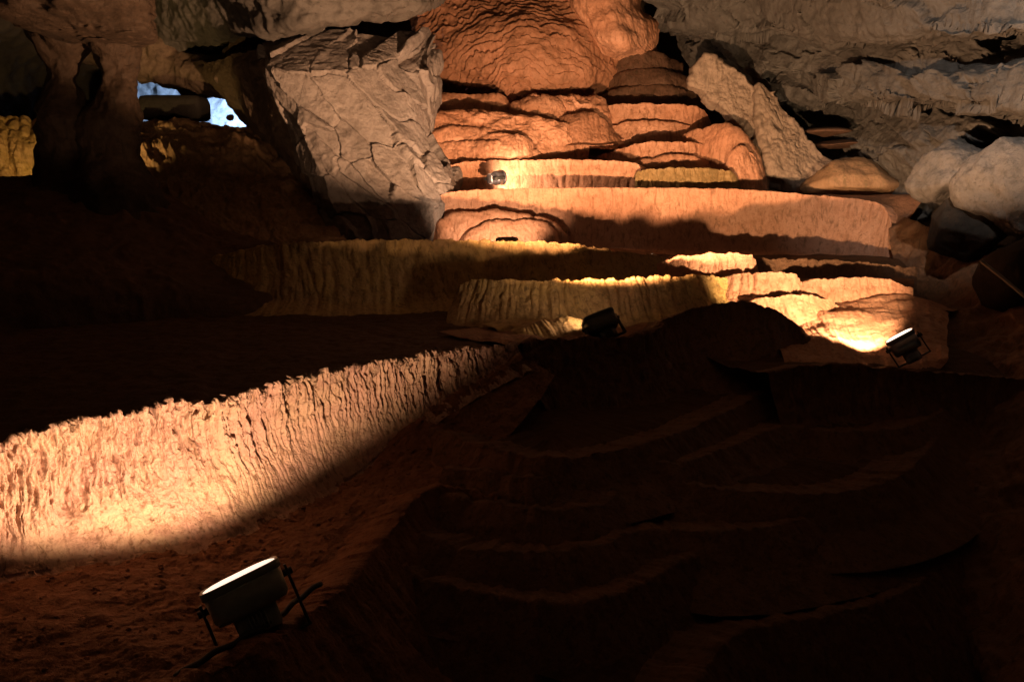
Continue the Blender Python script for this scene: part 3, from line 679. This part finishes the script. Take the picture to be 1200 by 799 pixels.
def slab(label, outline, Y0, Y1, thick, mat, n=220, a=0.05, seed=0):
    """leaning slab: a front outline with real thickness, rounded edge"""
    pts = np.array([at(px, py, Y0 + (Y1 - Y0) * k) for (px, py, k) in outline])
    ring = np.concatenate([pts, pts[:1]]); sr = np.concatenate([[0], np.cumsum(np.linalg.norm(np.diff(ring, axis=0), axis=1))]); qq = np.linspace(0, sr[-1], n + 1)[:-1]
    cl = np.stack([np.interp(qq, sr, ring[:, j]) for j in range(3)], axis=1)
    cl = cl + 0.05 * vec(perlin(cl * 4 + seed), 0 * cl[:, 0], perlin(cl * 4 + seed + 7)) + 0.02 * vec(perlin(cl * 13 + seed), 0 * cl[:, 0], perlin(cl * 13 + seed + 7))
    c = cl.mean(axis=0)
    v1 = cl[n // 3] - cl[0]; v2 = cl[2 * n // 3] - cl[0]
    nn = np.cross(v1, v2); nn /= np.linalg.norm(nn)
    if nn @ (CAM - c) < 0: nn = -nn
    rows = []
    for k in np.linspace(0.02, 0.93, 60): rows.append(c + (cl - c) * k + nn * 0.0)
    for th in np.linspace(0.15, math.pi - 0.15, 12):
        rows.append(c + (cl - c) * (0.93 + 0.07 * math.sin(th)) - nn * thick * (0.5 - 0.5 * math.cos(th)))
    for k in np.linspace(0.93, 0.02, 8): rows.append(c + (cl - c) * k - nn * thick)
    P = np.stack(rows)
    N_ = grid_normals(P, True)
    inner = P - (c - nn * thick / 2)
    fl_ = np.sign(np.sum(N_ * inner, axis=2)); N_ = N_ * np.where(fl_ == 0, 1, fl_)[..., None]
    P = P + N_ * (a * fbm(P * 2.5 + seed, 5) + 0.8 * a * ridged(P * vec(2.4, 2.4, 1.2) + seed) + 0.25 * a * fbm(P * 14, 3))[..., None]
    o = grid_obj('rock_slab', P, M[mat], None, True)
    tag(o, label, 'rock slab', 'leaning slabs'); return o
slab('pale pointed slab leaning right above the pink terraces', [(824, 62, 0.2), (845, 72, .3), (872, 90, .5), (886, 108, .6), (890, 140, .8), (900, 165, .9), (885, 160, .9), (862, 136, .7), (835, 118, .4), (810, 96, .1), (812, 80, .1)], 12.6, 12.2, 0.25, 'pale', seed=2)
slab('second beige slab leaning beside the pointed one, longer and lower', [(886, 96, 0), (905, 104, .1), (922, 128, .3), (945, 160, .5), (985, 205, .8), (990, 228, 1), (940, 228, 1), (905, 200, .8), (893, 165, .5), (886, 130, .2)], 12.3, 11.6, 0.3, 'pale', seed=5)
boulder('boulder', 'low brown rounded rock between the slabs and the right wall', at(995, 212, 11.4), (0.75, 0.6, 0.40), 'brown', 11, 0.3, 0.12)
for i, (x, y, lab) in enumerate([(968, 155, 'upper thin dark ledge stone in the gap beside the right wall'), (985, 170, 'lower thin dark ledge stone in the gap beside the right wall')]):
    boulder('ledge_stone', lab, at(x, y, 12.2), (0.36, 0.4, 0.07), 'rust', 20 + i, 0.1, 0.1, 60, 6, 'stone', 'ledge stones')

# right wall: overlapping rock layers, each overhanging the next
wall = empty('cave_wall_right', at(1080, 260, 10.0)); tag(wall, kind='structure')
def d_wall(P, U, V):
    blk = perlin(vec(P[..., 0] * 1.1 + 0.5 * perlin(P * 1.5), P[..., 2] * 0.5, 2.0))
    jag = 0.04 * perlin(vec(U * 2.0, 0.4, P[..., 2] * 2)) + 0.012 * perlin(vec(U * 8.0, 0.4, P[..., 2] * 6))
    crk = -0.16 * np.maximum(0, 1 - np.abs(perlin(vec(U * 0.9 + 0.12 * perlin(P * 3), P[..., 2] * 0.35, 6.0))) * 45) * (perlin(P * 0.8 + 4) > 0)
    return 0.12 * fbm(P * 0.7, 4) + 0.10 * np.round(blk * 3) / 3 + jag + 0.012 * fbm(P * 5, 3) + 0.004 * fbm(P * 20, 2)
lay_n = [0]
def layer(rows, nu=420, nv=150, mat='grey'):
    lay_n[0] += 1
    fractured(wall, rows, nu, nv, 40, mat, 'rock_block', 40 + lay_n[0], 0.10, 0.20, 0.16, 0.05, (0.75, 1.5), 0.22, 0.55, 1.6, d_wall)
layer([[(740, -90, 13.0), (850, -110, 11.5), (1000, -130, 9.5), (1150, -140, 7.9), (1300, -150, 6.6)],
       [(745, -30, 13.6), (850, -35, 12.2), (1000, -35, 10.2), (1150, -35, 8.6), (1300, -35, 7.4)],
       [(750, 0, 13.6), (850, 12, 12.3), (980, 22, 10.6), (1120, 18, 9.0), (1300, 20, 7.5)],
       [(770, 30, 13.8), (860, 36, 12.4), (980, 40, 10.7), (1120, 36, 9.05), (1300, 42, 7.55)],
       [(770, 33, 14.7), (860, 39, 13.3), (980, 42, 11.6), (1120, 38, 9.9), (1300, 45, 8.4)]])
layer([[(775, 20, 14.8), (870, 28, 13.4), (980, 30, 11.7), (1120, 28, 10.0), (1300, 30, 8.5)],
       [(790, 60, 14.6), (880, 62, 13.2), (990, 60, 11.5), (1120, 56, 9.8), (1300, 60, 8.3)],
       [(830, 92, 14.2), (920, 96, 12.6), (1000, 95, 11.0), (1120, 92, 9.3), (1300, 98, 7.7)],
       [(860, 118, 14.0), (940, 122, 12.4), (1000, 120, 11.0), (1120, 119, 9.2), (1300, 136, 7.6)],
       [(865, 122, 14.8), (945, 125, 13.2), (1000, 124, 11.8), (1120, 123, 10.0), (1300, 141, 8.4)]])
layer([[(870, 110, 14.9), (950, 112, 13.3), (1010, 112, 11.9), (1120, 110, 10.1), (1300, 125, 8.5)],
       [(900, 145, 14.6), (965, 145, 13.0), (1020, 145, 11.7), (1120, 142, 10.0), (1300, 155, 8.4)],
       [(930, 175, 14.0), (985, 178, 12.4), (1040, 180, 11.2), (1120, 176, 9.6), (1300, 195, 8.0)],
       [(940, 215, 13.6), (1000, 220, 12.0), (1060, 222, 11.0), (1130, 220, 9.6), (1300, 230, 8.2)],
       [(950, 300, 13.2), (1010, 300, 11.8), (1070, 300, 10.8), (1140, 300, 9.5), (1300, 300, 8.2)]])
boulder('boulder', 'pale grey boulder under a dark crack on the right wall', at(1116, 206, 9.0), (0.46, 0.5, 0.32), 'stone', 31, 0.2, 0.2, 120, 11, lo=0.74, hi=0.95)
boulder('boulder', 'large pale boulder cut by the right picture edge', at(1202, 225, 8.2), (0.50, 0.6, 0.48), 'stone', 33, 0.9, 0.2, 120, 11, lo=0.74, hi=0.95)
boulder('boulder', 'dark pointed boulder below the pale ones, shade in its colour', at(1130, 268, 8.6), (0.46, 0.5, 0.40), 'shade_black', 35, 0.4, 0.12)
boulder('boulder', 'dark rock at the right edge, shade in its colour', at(1210, 330, 7.6), (0.5, 0.6, 0.5), 'shade_black', 37, 0.1, 0.12)
# dark lower right wall
tag(patch('cave_wall_lower_right', [[(1046, 250, 10.4), (1090, 270, 9.6), (1150, 285, 8.8), (1230, 295, 7.8), (1330, 300, 6.6)],
       [(1050, 310, 9.6), (1100, 320, 8.9), (1160, 330, 8.0), (1230, 345, 7.0), (1330, 360, 6.0)],
       [(1062, 360, 8.4), (1110, 375, 7.8), (1165, 390, 7.1), (1230, 410, 6.2), (1330, 430, 5.4)],
       [(1075, 420, 7.0), (1120, 440, 6.6), (1170, 460, 6.0), (1230, 480, 5.3), (1330, 520, 4.7)],
       [(1090, 520, 5.6), (1130, 540, 5.2), (1180, 570, 4.7), (1230, 600, 4.2), (1330, 650, 3.8)],
       [(1120, 640, 4.4), (1160, 680, 4.0), (1200, 720, 3.6), (1250, 760, 3.3), (1330, 820, 3.0)],
       [(1150, 830, 3.3), (1180, 860, 3.0), (1220, 900, 2.8), (1260, 920, 2.6), (1330, 950, 2.4)]], 200, 260, M['umber'], lambda P, U, V: d_rock(P, U, V, 0.09, 1.4)), kind='structure')

# ================================================================== LEFT: PILLAR, MOUND, GROTTO
def column(name, prof, mat, parent, a=0.10, s=1.5, n=140, nv=200):
    """upright rock column from (left px, right px, py, Y) stations"""
    ctr = []; rad = []
    for (x0, x1, py, Y) in prof:
        p0, p1 = at(x0, py, Y), at(x1, py, Y); ctr.append((p0 + p1) / 2); rad.append([np.linalg.norm(p1 - p0) / 2] * 3)
    tt = np.linspace(0, len(prof) - 1, nv)
    Cc = catmull(np.array(ctr), tt); R = catmull(np.array(rad), tt)[:, 0]
    th = np.linspace(0, 2 * np.pi, n, endpoint=False)
    P = Cc[:, None, :] + R[:, None, None] * vec(np.cos(th), np.sin(th), 0 * th)[None]
    D = np.broadcast_to(vec(np.cos(th), np.sin(th), 0 * th)[None], P.shape)
    P = P + D * (1.3 * a * fbm(P * s * 0.8, 5) + 0.25 * a * ridged(P * s * 2.2, 2))[..., None]
    return grid_obj(name, P, M[mat], parent, True)
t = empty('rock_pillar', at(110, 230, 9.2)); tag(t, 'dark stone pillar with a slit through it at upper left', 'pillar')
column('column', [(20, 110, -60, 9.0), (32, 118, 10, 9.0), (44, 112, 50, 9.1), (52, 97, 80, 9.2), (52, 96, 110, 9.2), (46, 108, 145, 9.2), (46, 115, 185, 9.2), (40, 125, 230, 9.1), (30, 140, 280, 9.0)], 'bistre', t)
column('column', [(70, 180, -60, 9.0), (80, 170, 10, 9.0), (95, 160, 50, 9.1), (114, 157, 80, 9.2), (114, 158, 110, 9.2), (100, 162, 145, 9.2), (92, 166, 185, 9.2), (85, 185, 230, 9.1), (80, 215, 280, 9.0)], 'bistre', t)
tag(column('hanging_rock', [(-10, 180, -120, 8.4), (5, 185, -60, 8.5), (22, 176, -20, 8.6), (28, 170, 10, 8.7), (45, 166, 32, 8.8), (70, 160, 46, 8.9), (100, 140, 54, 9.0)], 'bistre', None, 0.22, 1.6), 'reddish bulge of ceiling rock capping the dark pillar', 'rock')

# black mound in front of the pillar
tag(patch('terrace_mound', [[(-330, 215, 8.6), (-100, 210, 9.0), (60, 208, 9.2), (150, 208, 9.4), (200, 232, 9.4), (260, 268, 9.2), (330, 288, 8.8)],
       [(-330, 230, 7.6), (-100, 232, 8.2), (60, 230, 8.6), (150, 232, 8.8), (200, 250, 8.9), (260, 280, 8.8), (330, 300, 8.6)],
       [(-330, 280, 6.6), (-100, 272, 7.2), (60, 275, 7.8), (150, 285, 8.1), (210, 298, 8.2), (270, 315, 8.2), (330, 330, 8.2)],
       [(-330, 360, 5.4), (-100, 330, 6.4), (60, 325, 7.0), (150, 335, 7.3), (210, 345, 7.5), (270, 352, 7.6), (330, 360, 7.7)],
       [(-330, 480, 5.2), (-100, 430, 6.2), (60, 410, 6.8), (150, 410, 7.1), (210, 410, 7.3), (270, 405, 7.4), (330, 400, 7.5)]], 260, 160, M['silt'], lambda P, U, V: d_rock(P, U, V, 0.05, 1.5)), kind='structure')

# ochre flowstone slope under the blue opening
def d_slope(P, U, V):
    return d_rock(P, U, V, 0.10, 1.3) + 0.05 * ridged(vec(P[..., 0] * 3 + P[..., 2] * 2.2, P[..., 1], P[..., 2] * 1.2), 3)
t = empty('flowstone_slope', at(250, 280, 11.0)); tag(t, 'dim ochre flowstone slope running down below the blue opening', 'flowstone', 'flowstone lobes and ledges')
patch('slope_skin', [[(100, 162, 13.2), (165, 160, 13.1), (210, 162, 13.1), (255, 164, 13.0), (295, 166, 12.8), (330, 170, 12.8)],
       [(100, 150, 12.6), (165, 149, 12.5), (210, 151, 12.5), (255, 153, 12.4), (298, 160, 12.2), (345, 172, 12.2)],
       [(105, 170, 12.0), (170, 168, 11.9), (220, 170, 11.8), (270, 175, 11.7), (318, 190, 11.5), (365, 200, 11.7)],
       [(110, 205, 11.4), (180, 208, 11.2), (235, 215, 11.0), (290, 225, 10.8), (345, 240, 10.6), (385, 250, 10.8)],
       [(120, 250, 10.6), (195, 255, 10.4), (255, 268, 10.1), (310, 278, 9.9), (360, 286, 9.7), (400, 290, 9.8)],
       [(130, 300, 9.6), (210, 305, 9.4), (270, 310, 9.1), (330, 315, 8.9), (380, 320, 8.8), (420, 320, 8.8)]], 360, 300, M['brown'], d_slope, t)
# yellow flowstone in the left grotto
t = empty('flowstone_wall', at(20, 215, 12.0)); tag(t, 'yellow lit flowstone wall glimpsed left of the pillar', 'flowstone', 'flowstone lobes and ledges')
patch('wall_skin', [[(-260, 120, 11.0), (-100, 125, 11.8), (0, 135, 12.3), (60, 140, 12.6), (120, 150, 13.2)],
       [(-260, 160, 10.8), (-100, 160, 11.6), (0, 160, 12.0), (60, 165, 12.3), (120, 170, 13.0)],
       [(-260, 230, 10.6), (-100, 230, 11.3), (0, 230, 11.7), (60, 230, 12.0), (120, 230, 12.7)]], 260, 140, M['yellow'], lambda P, U, V: d_flute(P, U, V, 1.4, 4.5, 0.05), t)
# dark overhang in the left grotto
tag(patch('cave_wall_left', [[(-400, -200, 8.0), (-150, -160, 9.5), (0, -120, 11.5), (120, -100, 13.0), (260, -80, 13.5)],
       [(-400, -20, 9.0), (-150, 0, 10.5), (0, 20, 12.5), (120, 40, 14.0), (260, 30, 14.2)],
       [(-400, 100, 9.5), (-150, 95, 11.0), (0, 90, 13.0), (80, 85, 14.0), (160, 70, 14.5)],
       [(-400, 300, 9.5), (-150, 280, 11.2), (0, 260, 13.4), (60, 250, 14.4), (110, 240, 15.0)]], 200, 200, M['shade_black'], lambda P, U, V: d_rock(P, U, V, 0.16, 0.8)), kind='structure')
# white rock in the opening, far behind
t = empty('far_rock_wall', at(215, 150, 16.5)); tag(t, 'bluish white rock glowing in the far opening', 'rock wall')
patch('wall_skin', [[(90, 20, 17.0), (170, 30, 16.6), (230, 40, 16.4), (290, 50, 16.4), (350, 60, 16.6)],
       [(90, 95, 17.0), (170, 98, 16.6), (230, 100, 16.4), (290, 100, 16.2), (350, 100, 16.4)],
       [(90, 170, 16.6), (170, 170, 16.2), (230, 170, 16.0), (290, 170, 15.9), (350, 170, 16.0)]], 200, 160, M['blue'], lambda P, U, V: 0.15 * fbm(P * 0.9, 4) + 0.02 * fbm(P * 5, 3), t)
# dark roof lip over the opening
def rock_bar(name, label, ctrl, radii, mat, n=70, m=160, a=0.12, s=1.4, cat='rock'):
    c = pxcurve(ctrl, m); R = np.interp(np.linspace(0, 1, m), np.linspace(0, 1, len(radii)), radii)
    th = np.linspace(0, 2 * np.pi, n, endpoint=False)
    T = np.gradient(c, axis=0); T /= np.linalg.norm(T, axis=1)[:, None]
    A = np.cross(T, [0, 0, 1.0]); A /= np.linalg.norm(A, axis=1)[:, None]; B = np.cross(A, T)
    D = A[:, None] * np.cos(th)[None, :, None] + B[:, None] * np.sin(th)[None, :, None]
    P = c[:, None] + D * R[:, None, None]
    P = P + D * d_rock(P, None, None, a, s)[..., None]
    o = grid_obj(name, P, M[mat], None, True); tag(o, label, cat); return o
rock_bar('overhang_rock', 'dark overhanging rock above the blue opening', [(110, 30, 13.8), (170, 53, 13.6), (218, 82, 13.5), (256, 88, 13.3), (310, 72, 13.0)], [0.6, 0.55, 0.36, 0.26, 0.5], 'dark')
rock_bar('overhang_rock', 'black roof rock filling the gap between the ceiling slab and the overhang', [(150, -10, 14.4), (210, 22, 14.4), (260, 40, 14.2), (330, 44, 13.6), (420, 30, 13.4)], [0.7, 0.6, 0.5, 0.5, 0.5], 'shade_black')
# dark block silhouetted in the opening
pb = at(206, 141, 12.9)
t = empty('stone_block', pb); tag(t, 'dark flat topped block silhouetted against the blue opening', 'block')
V_, F_ = loft_vf([(0.90, 0.5, 0.0), (0.97, 0.55, 0.04), (0.98, 0.56, 0.26), (0.92, 0.50, 0.34), (0.82, 0.42, 0.355)], (0, 0, 0), 7, 48)
piece('block_body', (V_, F_), 'shade_black', t, True)
boulder('pebble', 'small dark stone at the right end of the blue opening', at(270, 138, 12.7), (0.06, 0.06, 0.05), 'dark', 44, 0, .1, 40, 6, 'stone')

# ceiling: slab over the rock face, lit from below, and the roof
t = empty('ceiling_slab', at(330, 40, 10.5)); tag(t, 'broad overhanging ceiling slab above the fractured rock face', 'rock slab', 'leaning slabs')
patch('slab_underside', [[(120, 70, 15.2), (180, 64, 14.0), (260, 50, 12.3), (330, 38, 11.0), (420, 26, 11.0), (492, 14, 11.4), (520, 0, 12.6)],
       [(140, 50, 14.8), (185, 48, 13.5), (260, 38, 11.7), (330, 32, 10.2), (420, 21, 10.2), (494, 9, 10.6), (520, -6, 12.2)],
       [(140, 20, 14.4), (185, 20, 13.0), (260, 14, 11.4), (330, 8, 10.0), (420, 0, 10.0), (490, -12, 10.4), (515, -26, 11.8)],
       [(130, -30, 13.0), (185, -35, 12.0), (260, -35, 10.6), (330, -40, 9.3), (420, -45, 9.3), (500, -55, 9.8), (540, -60, 11.0)],
       [(60, -200, 9.0), (185, -210, 8.2), (260, -215, 7.8), (330, -220, 7.6), (420, -220, 7.8), (520, -220, 8.4), (600, -220, 9.4)]], 320, 220, M['slate'],
      lambda P, U, V: d_rock(P, U, V, 0.09, 1.2) + 0.02 * ridged(P * 5, 2), t)
# back wall and roof
tag(patch('cave_wall_back', [[(-200, -260, 15.0), (200, -230, 16.5), (500, -200, 17.0), (800, -200, 17.0), (1100, -200, 15.0), (1400, -200, 11.0)],
       [(-250, -30, 17.0), (200, -20, 18.0), (500, -20, 16.6), (800, 0, 16.4), (1100, 40, 14.6), (1400, 60, 11.4)],
       [(-250, 140, 17.0), (200, 140, 18.0), (500, 140, 15.6), (800, 150, 15.2), (1100, 160, 14.2), (1400, 160, 11.4)],
       [(-250, 330, 17.0), (200, 330, 18.0), (500, 330, 14.0), (800, 330, 13.6), (1100, 330, 13.2), (1400, 330, 11.0)]], 220, 200, M['dark'], lambda P, U, V: d_rock(P, U, V, 0.25, 0.7)), kind='structure')
gx, gy = np.meshgrid(np.linspace(-13, 13, 90), np.linspace(-4, 18, 90))
Pc = vec(gx, gy, 5.6 + 0.03 * gy - 0.012 * gx ** 2); Pc[..., 2] += 0.35 * fbm(Pc * 0.5, 5)
tag(grid_obj('cave_ceiling', Pc, M['shade_black']), kind='structure')

# ================================================================== FLOODLIGHTS
WARM = (1.0, 0.60, 0.28); PEACH = (1.0, 0.66, 0.42); NEUT = (1.0, 0.80, 0.66)
# foreground lamp
d, r, u = frame(283, 690)
l = 0.949 * r + 0.316 * u; m_ = -0.316 * r + 0.949 * u
a_ = math.radians(5.5)
p1 = at(281, 676, 2.78)
floodlight('grey floodlight standing on the foreground floor, facing the lit wall', p1, math.cos(a_) * m_ - math.sin(a_) * d, l, w=0.30, h=0.22, color=(1.0, 0.61, 0.35), power=350, angle=129, blend=0.24, glow=1.5, yoke=0.27, aim=p1 + np.array([-0.386, 0.539, 0.749]))
# centre lamp in its basin
d, r, u = frame(700, 380)
p2 = at(700, 372, 6.28)
floodlight('black floodlight in the centre basin below the ochre dam', p2, np.array([-0.42, 0.52, 0.74]), np.array([1, 0.25, 0.20]), w=0.27, h=0.18, color=(1.0, 0.575, 0.305), power=2900, angle=145.5, blend=0.13, glow=62, body='steel', yoke=0.2, aim=p2 + np.array([0.09, 0.20, 0.975]))
# round lamp in the niche
p3 = at(588, 208, 11.0)
floodlight('small round silvery floodlight in the lit niche of the pink terraces', p3, np.array([0.75, 0.62, 0.10]), np.array([0.6, -0.75, 0]), w=0.20, h=0.20, color=PEACH, power=85, angle=160, blend=0.5, glow=6, body='chrome', round_=True, yoke=0.20)
# right lamp
d, r, u = frame(1055, 400)
p4 = at(1054, 394, 5.95)
floodlight('tilted floodlight on the right shelf aimed at the glaring mound', p4, -0.55 * r + 0.78 * u - 0.12 * d, 0.85 * r + 0.5 * u, w=0.22, h=0.17, color=(1.0, 0.67, 0.38), power=1000, angle=66, blend=0.5, glow=2.5, body='chrome', yoke=0.2, aim=p4 + np.array([-0.03, 0.99, 0.06]))
# lamps hidden behind rims and rocks
p5 = at(594, 284, 9.1)
floodlight('floodlight tucked behind the ochre dam, only the top of its hoop showing', p5, np.array([-0.12, 0.92, 0.36]), np.array([1, .1, 0]), w=0.26, h=0.13, color=PEACH, power=170, angle=84, blend=0.5, glow=6, body='steel', yoke=0.2)
p6 = at(760, 306, 9.6)
floodlight('floodlight hidden in the pool behind the tall ochre dam, aimed at the rock face', p6, at(420, 120, 10.3) - p6, np.array([0.5, 1, 0]), w=0.28, h=0.2, color=NEUT, power=120, angle=75, blend=0.8, glow=6, body='steel', yoke=0.2)
p7 = at(1130, -190, 6.2)
floodlight('floodlight fixed high on the right wall outside the picture', p7, at(1190, 120, 9.0) - p7, np.array([1, 1, 0]), w=0.28, h=0.2, color=(1.0, 0.91, 0.83), power=320, angle=72, blend=0.9, glow=4, body='steel', yoke=0.2)
p8 = at(92, 220, 10.5)
floodlight('floodlight hidden behind the black mound, lighting the yellow flowstone', p8, at(60, 170, 12.1) - p8 + np.array([0, 0, .3]), np.array([1, 0, 0]), w=0.28, h=0.2, color=(1.0, 0.66, 0.24), power=130, angle=165, blend=0.4, glow=4, body='steel', yoke=0.2)
p9 = at(330, 118, 14.6)
floodlight('cool white floodlight hidden behind the rock face, lighting the far opening', p9, at(215, 115, 16.4) - p9, np.array([0, 0, 1]), w=0.28, h=0.2, color=(0.42, 0.64, 1.0), power=850, angle=75, blend=0.6, glow=4, body='steel', yoke=0.2)

# black cable of the foreground lamp
cab = curve([at(205, 797, 2.40), at(245, 772, 2.50), at(290, 748, 2.62), at(325, 727, 2.74), at(350, 705, 2.88), at(376, 686, 3.0)], 60)
cab[:, 2] += 0.012 + 0.004 * np.sin(np.arange(60) * .6)
o = add_obj('power_cable', new_mesh('power_cable', *tube_vf(cab, 0.011, 10), M['rubber'])); tag(o, 'black cable lying along the near rim under the foreground floodlight', 'cable')
# rail and small signal lamp by the right edge
t = empty('handrail', at(1180, 330, 6.6)); tag(t, 'thin dim handrail slanting down at the right edge', 'handrail')
b0 = np.array(t.location)
piece('rail', tube_vf(curve([at(1150, 306, 6.9) - b0, at(1180, 330, 6.5) - b0, at(1230, 372, 5.9) - b0], 30), 0.014, 10), 'steel', t, True)
p = at(1216, 361, 6.05) - b0
piece('post', tube_vf([p, p - [0, 0, .35], p - [0, 0, .8]], 0.014, 8), 'steel', t, True)
# loose clods and pebbles on the channel floor: too many to count
rs = np.random.default_rng(3)
Vs = []; Fs = []
ico = [(0, 0, 1)] + [(math.cos(k * 1.2566) * .9, math.sin(k * 1.2566) * .9, .35) for k in range(5)] + [(math.cos(k * 1.2566 + .63) * .9, math.sin(k * 1.2566 + .63) * .9, -.4) for k in range(5)] + [(0, 0, -1)]
ico = np.array(ico)
ifc = [(0, 1 + k, 1 + (k + 1) % 5) for k in range(5)] + [(1 + k, 6 + k, 1 + (k + 1) % 5) for k in range(5)] + [(6 + k, 6 + (k + 1) % 5, 1 + (k + 1) % 5) for k in range(5)] + [(11, 6 + (k + 1) % 5, 6 + k) for k in range(5)]
fv = np.empty(len(fl.data.vertices) * 3, np.float32); fl.data.vertices.foreach_get('co', fv)
fv = fv.reshape(-1, 3) + np.array(fl.location)
pick = rs.integers(0, len(fv), 1500)
for q in pick:
    sz = 0.003 + 0.010 * rs.random() ** 3
    sh = ico * (1 + 0.35 * rs.normal(size=(12, 1)) * 0.6) * np.array([1, .8 + .4 * rs.random(), .6]) * sz
    a = rs.random() * 6.28
    sh = np.stack([sh[:, 0] * math.cos(a) - sh[:, 1] * math.sin(a), sh[:, 0] * math.sin(a) + sh[:, 1] * math.cos(a), sh[:, 2]], axis=1)
    o_ = len(Vs) * 12
    Vs.append(sh + fv[q] + [rs.normal() * .004, rs.normal() * .004, sz * .25]); Fs += [tuple(i + o_ for i in f) for f in ifc]
peb = add_obj('gravel', new_mesh('gravel', np.concatenate(Vs), Fs, M['mud'])); tag(peb, 'loose mud clods and gravel on the foreground floor', 'gravel', kind='stuff')
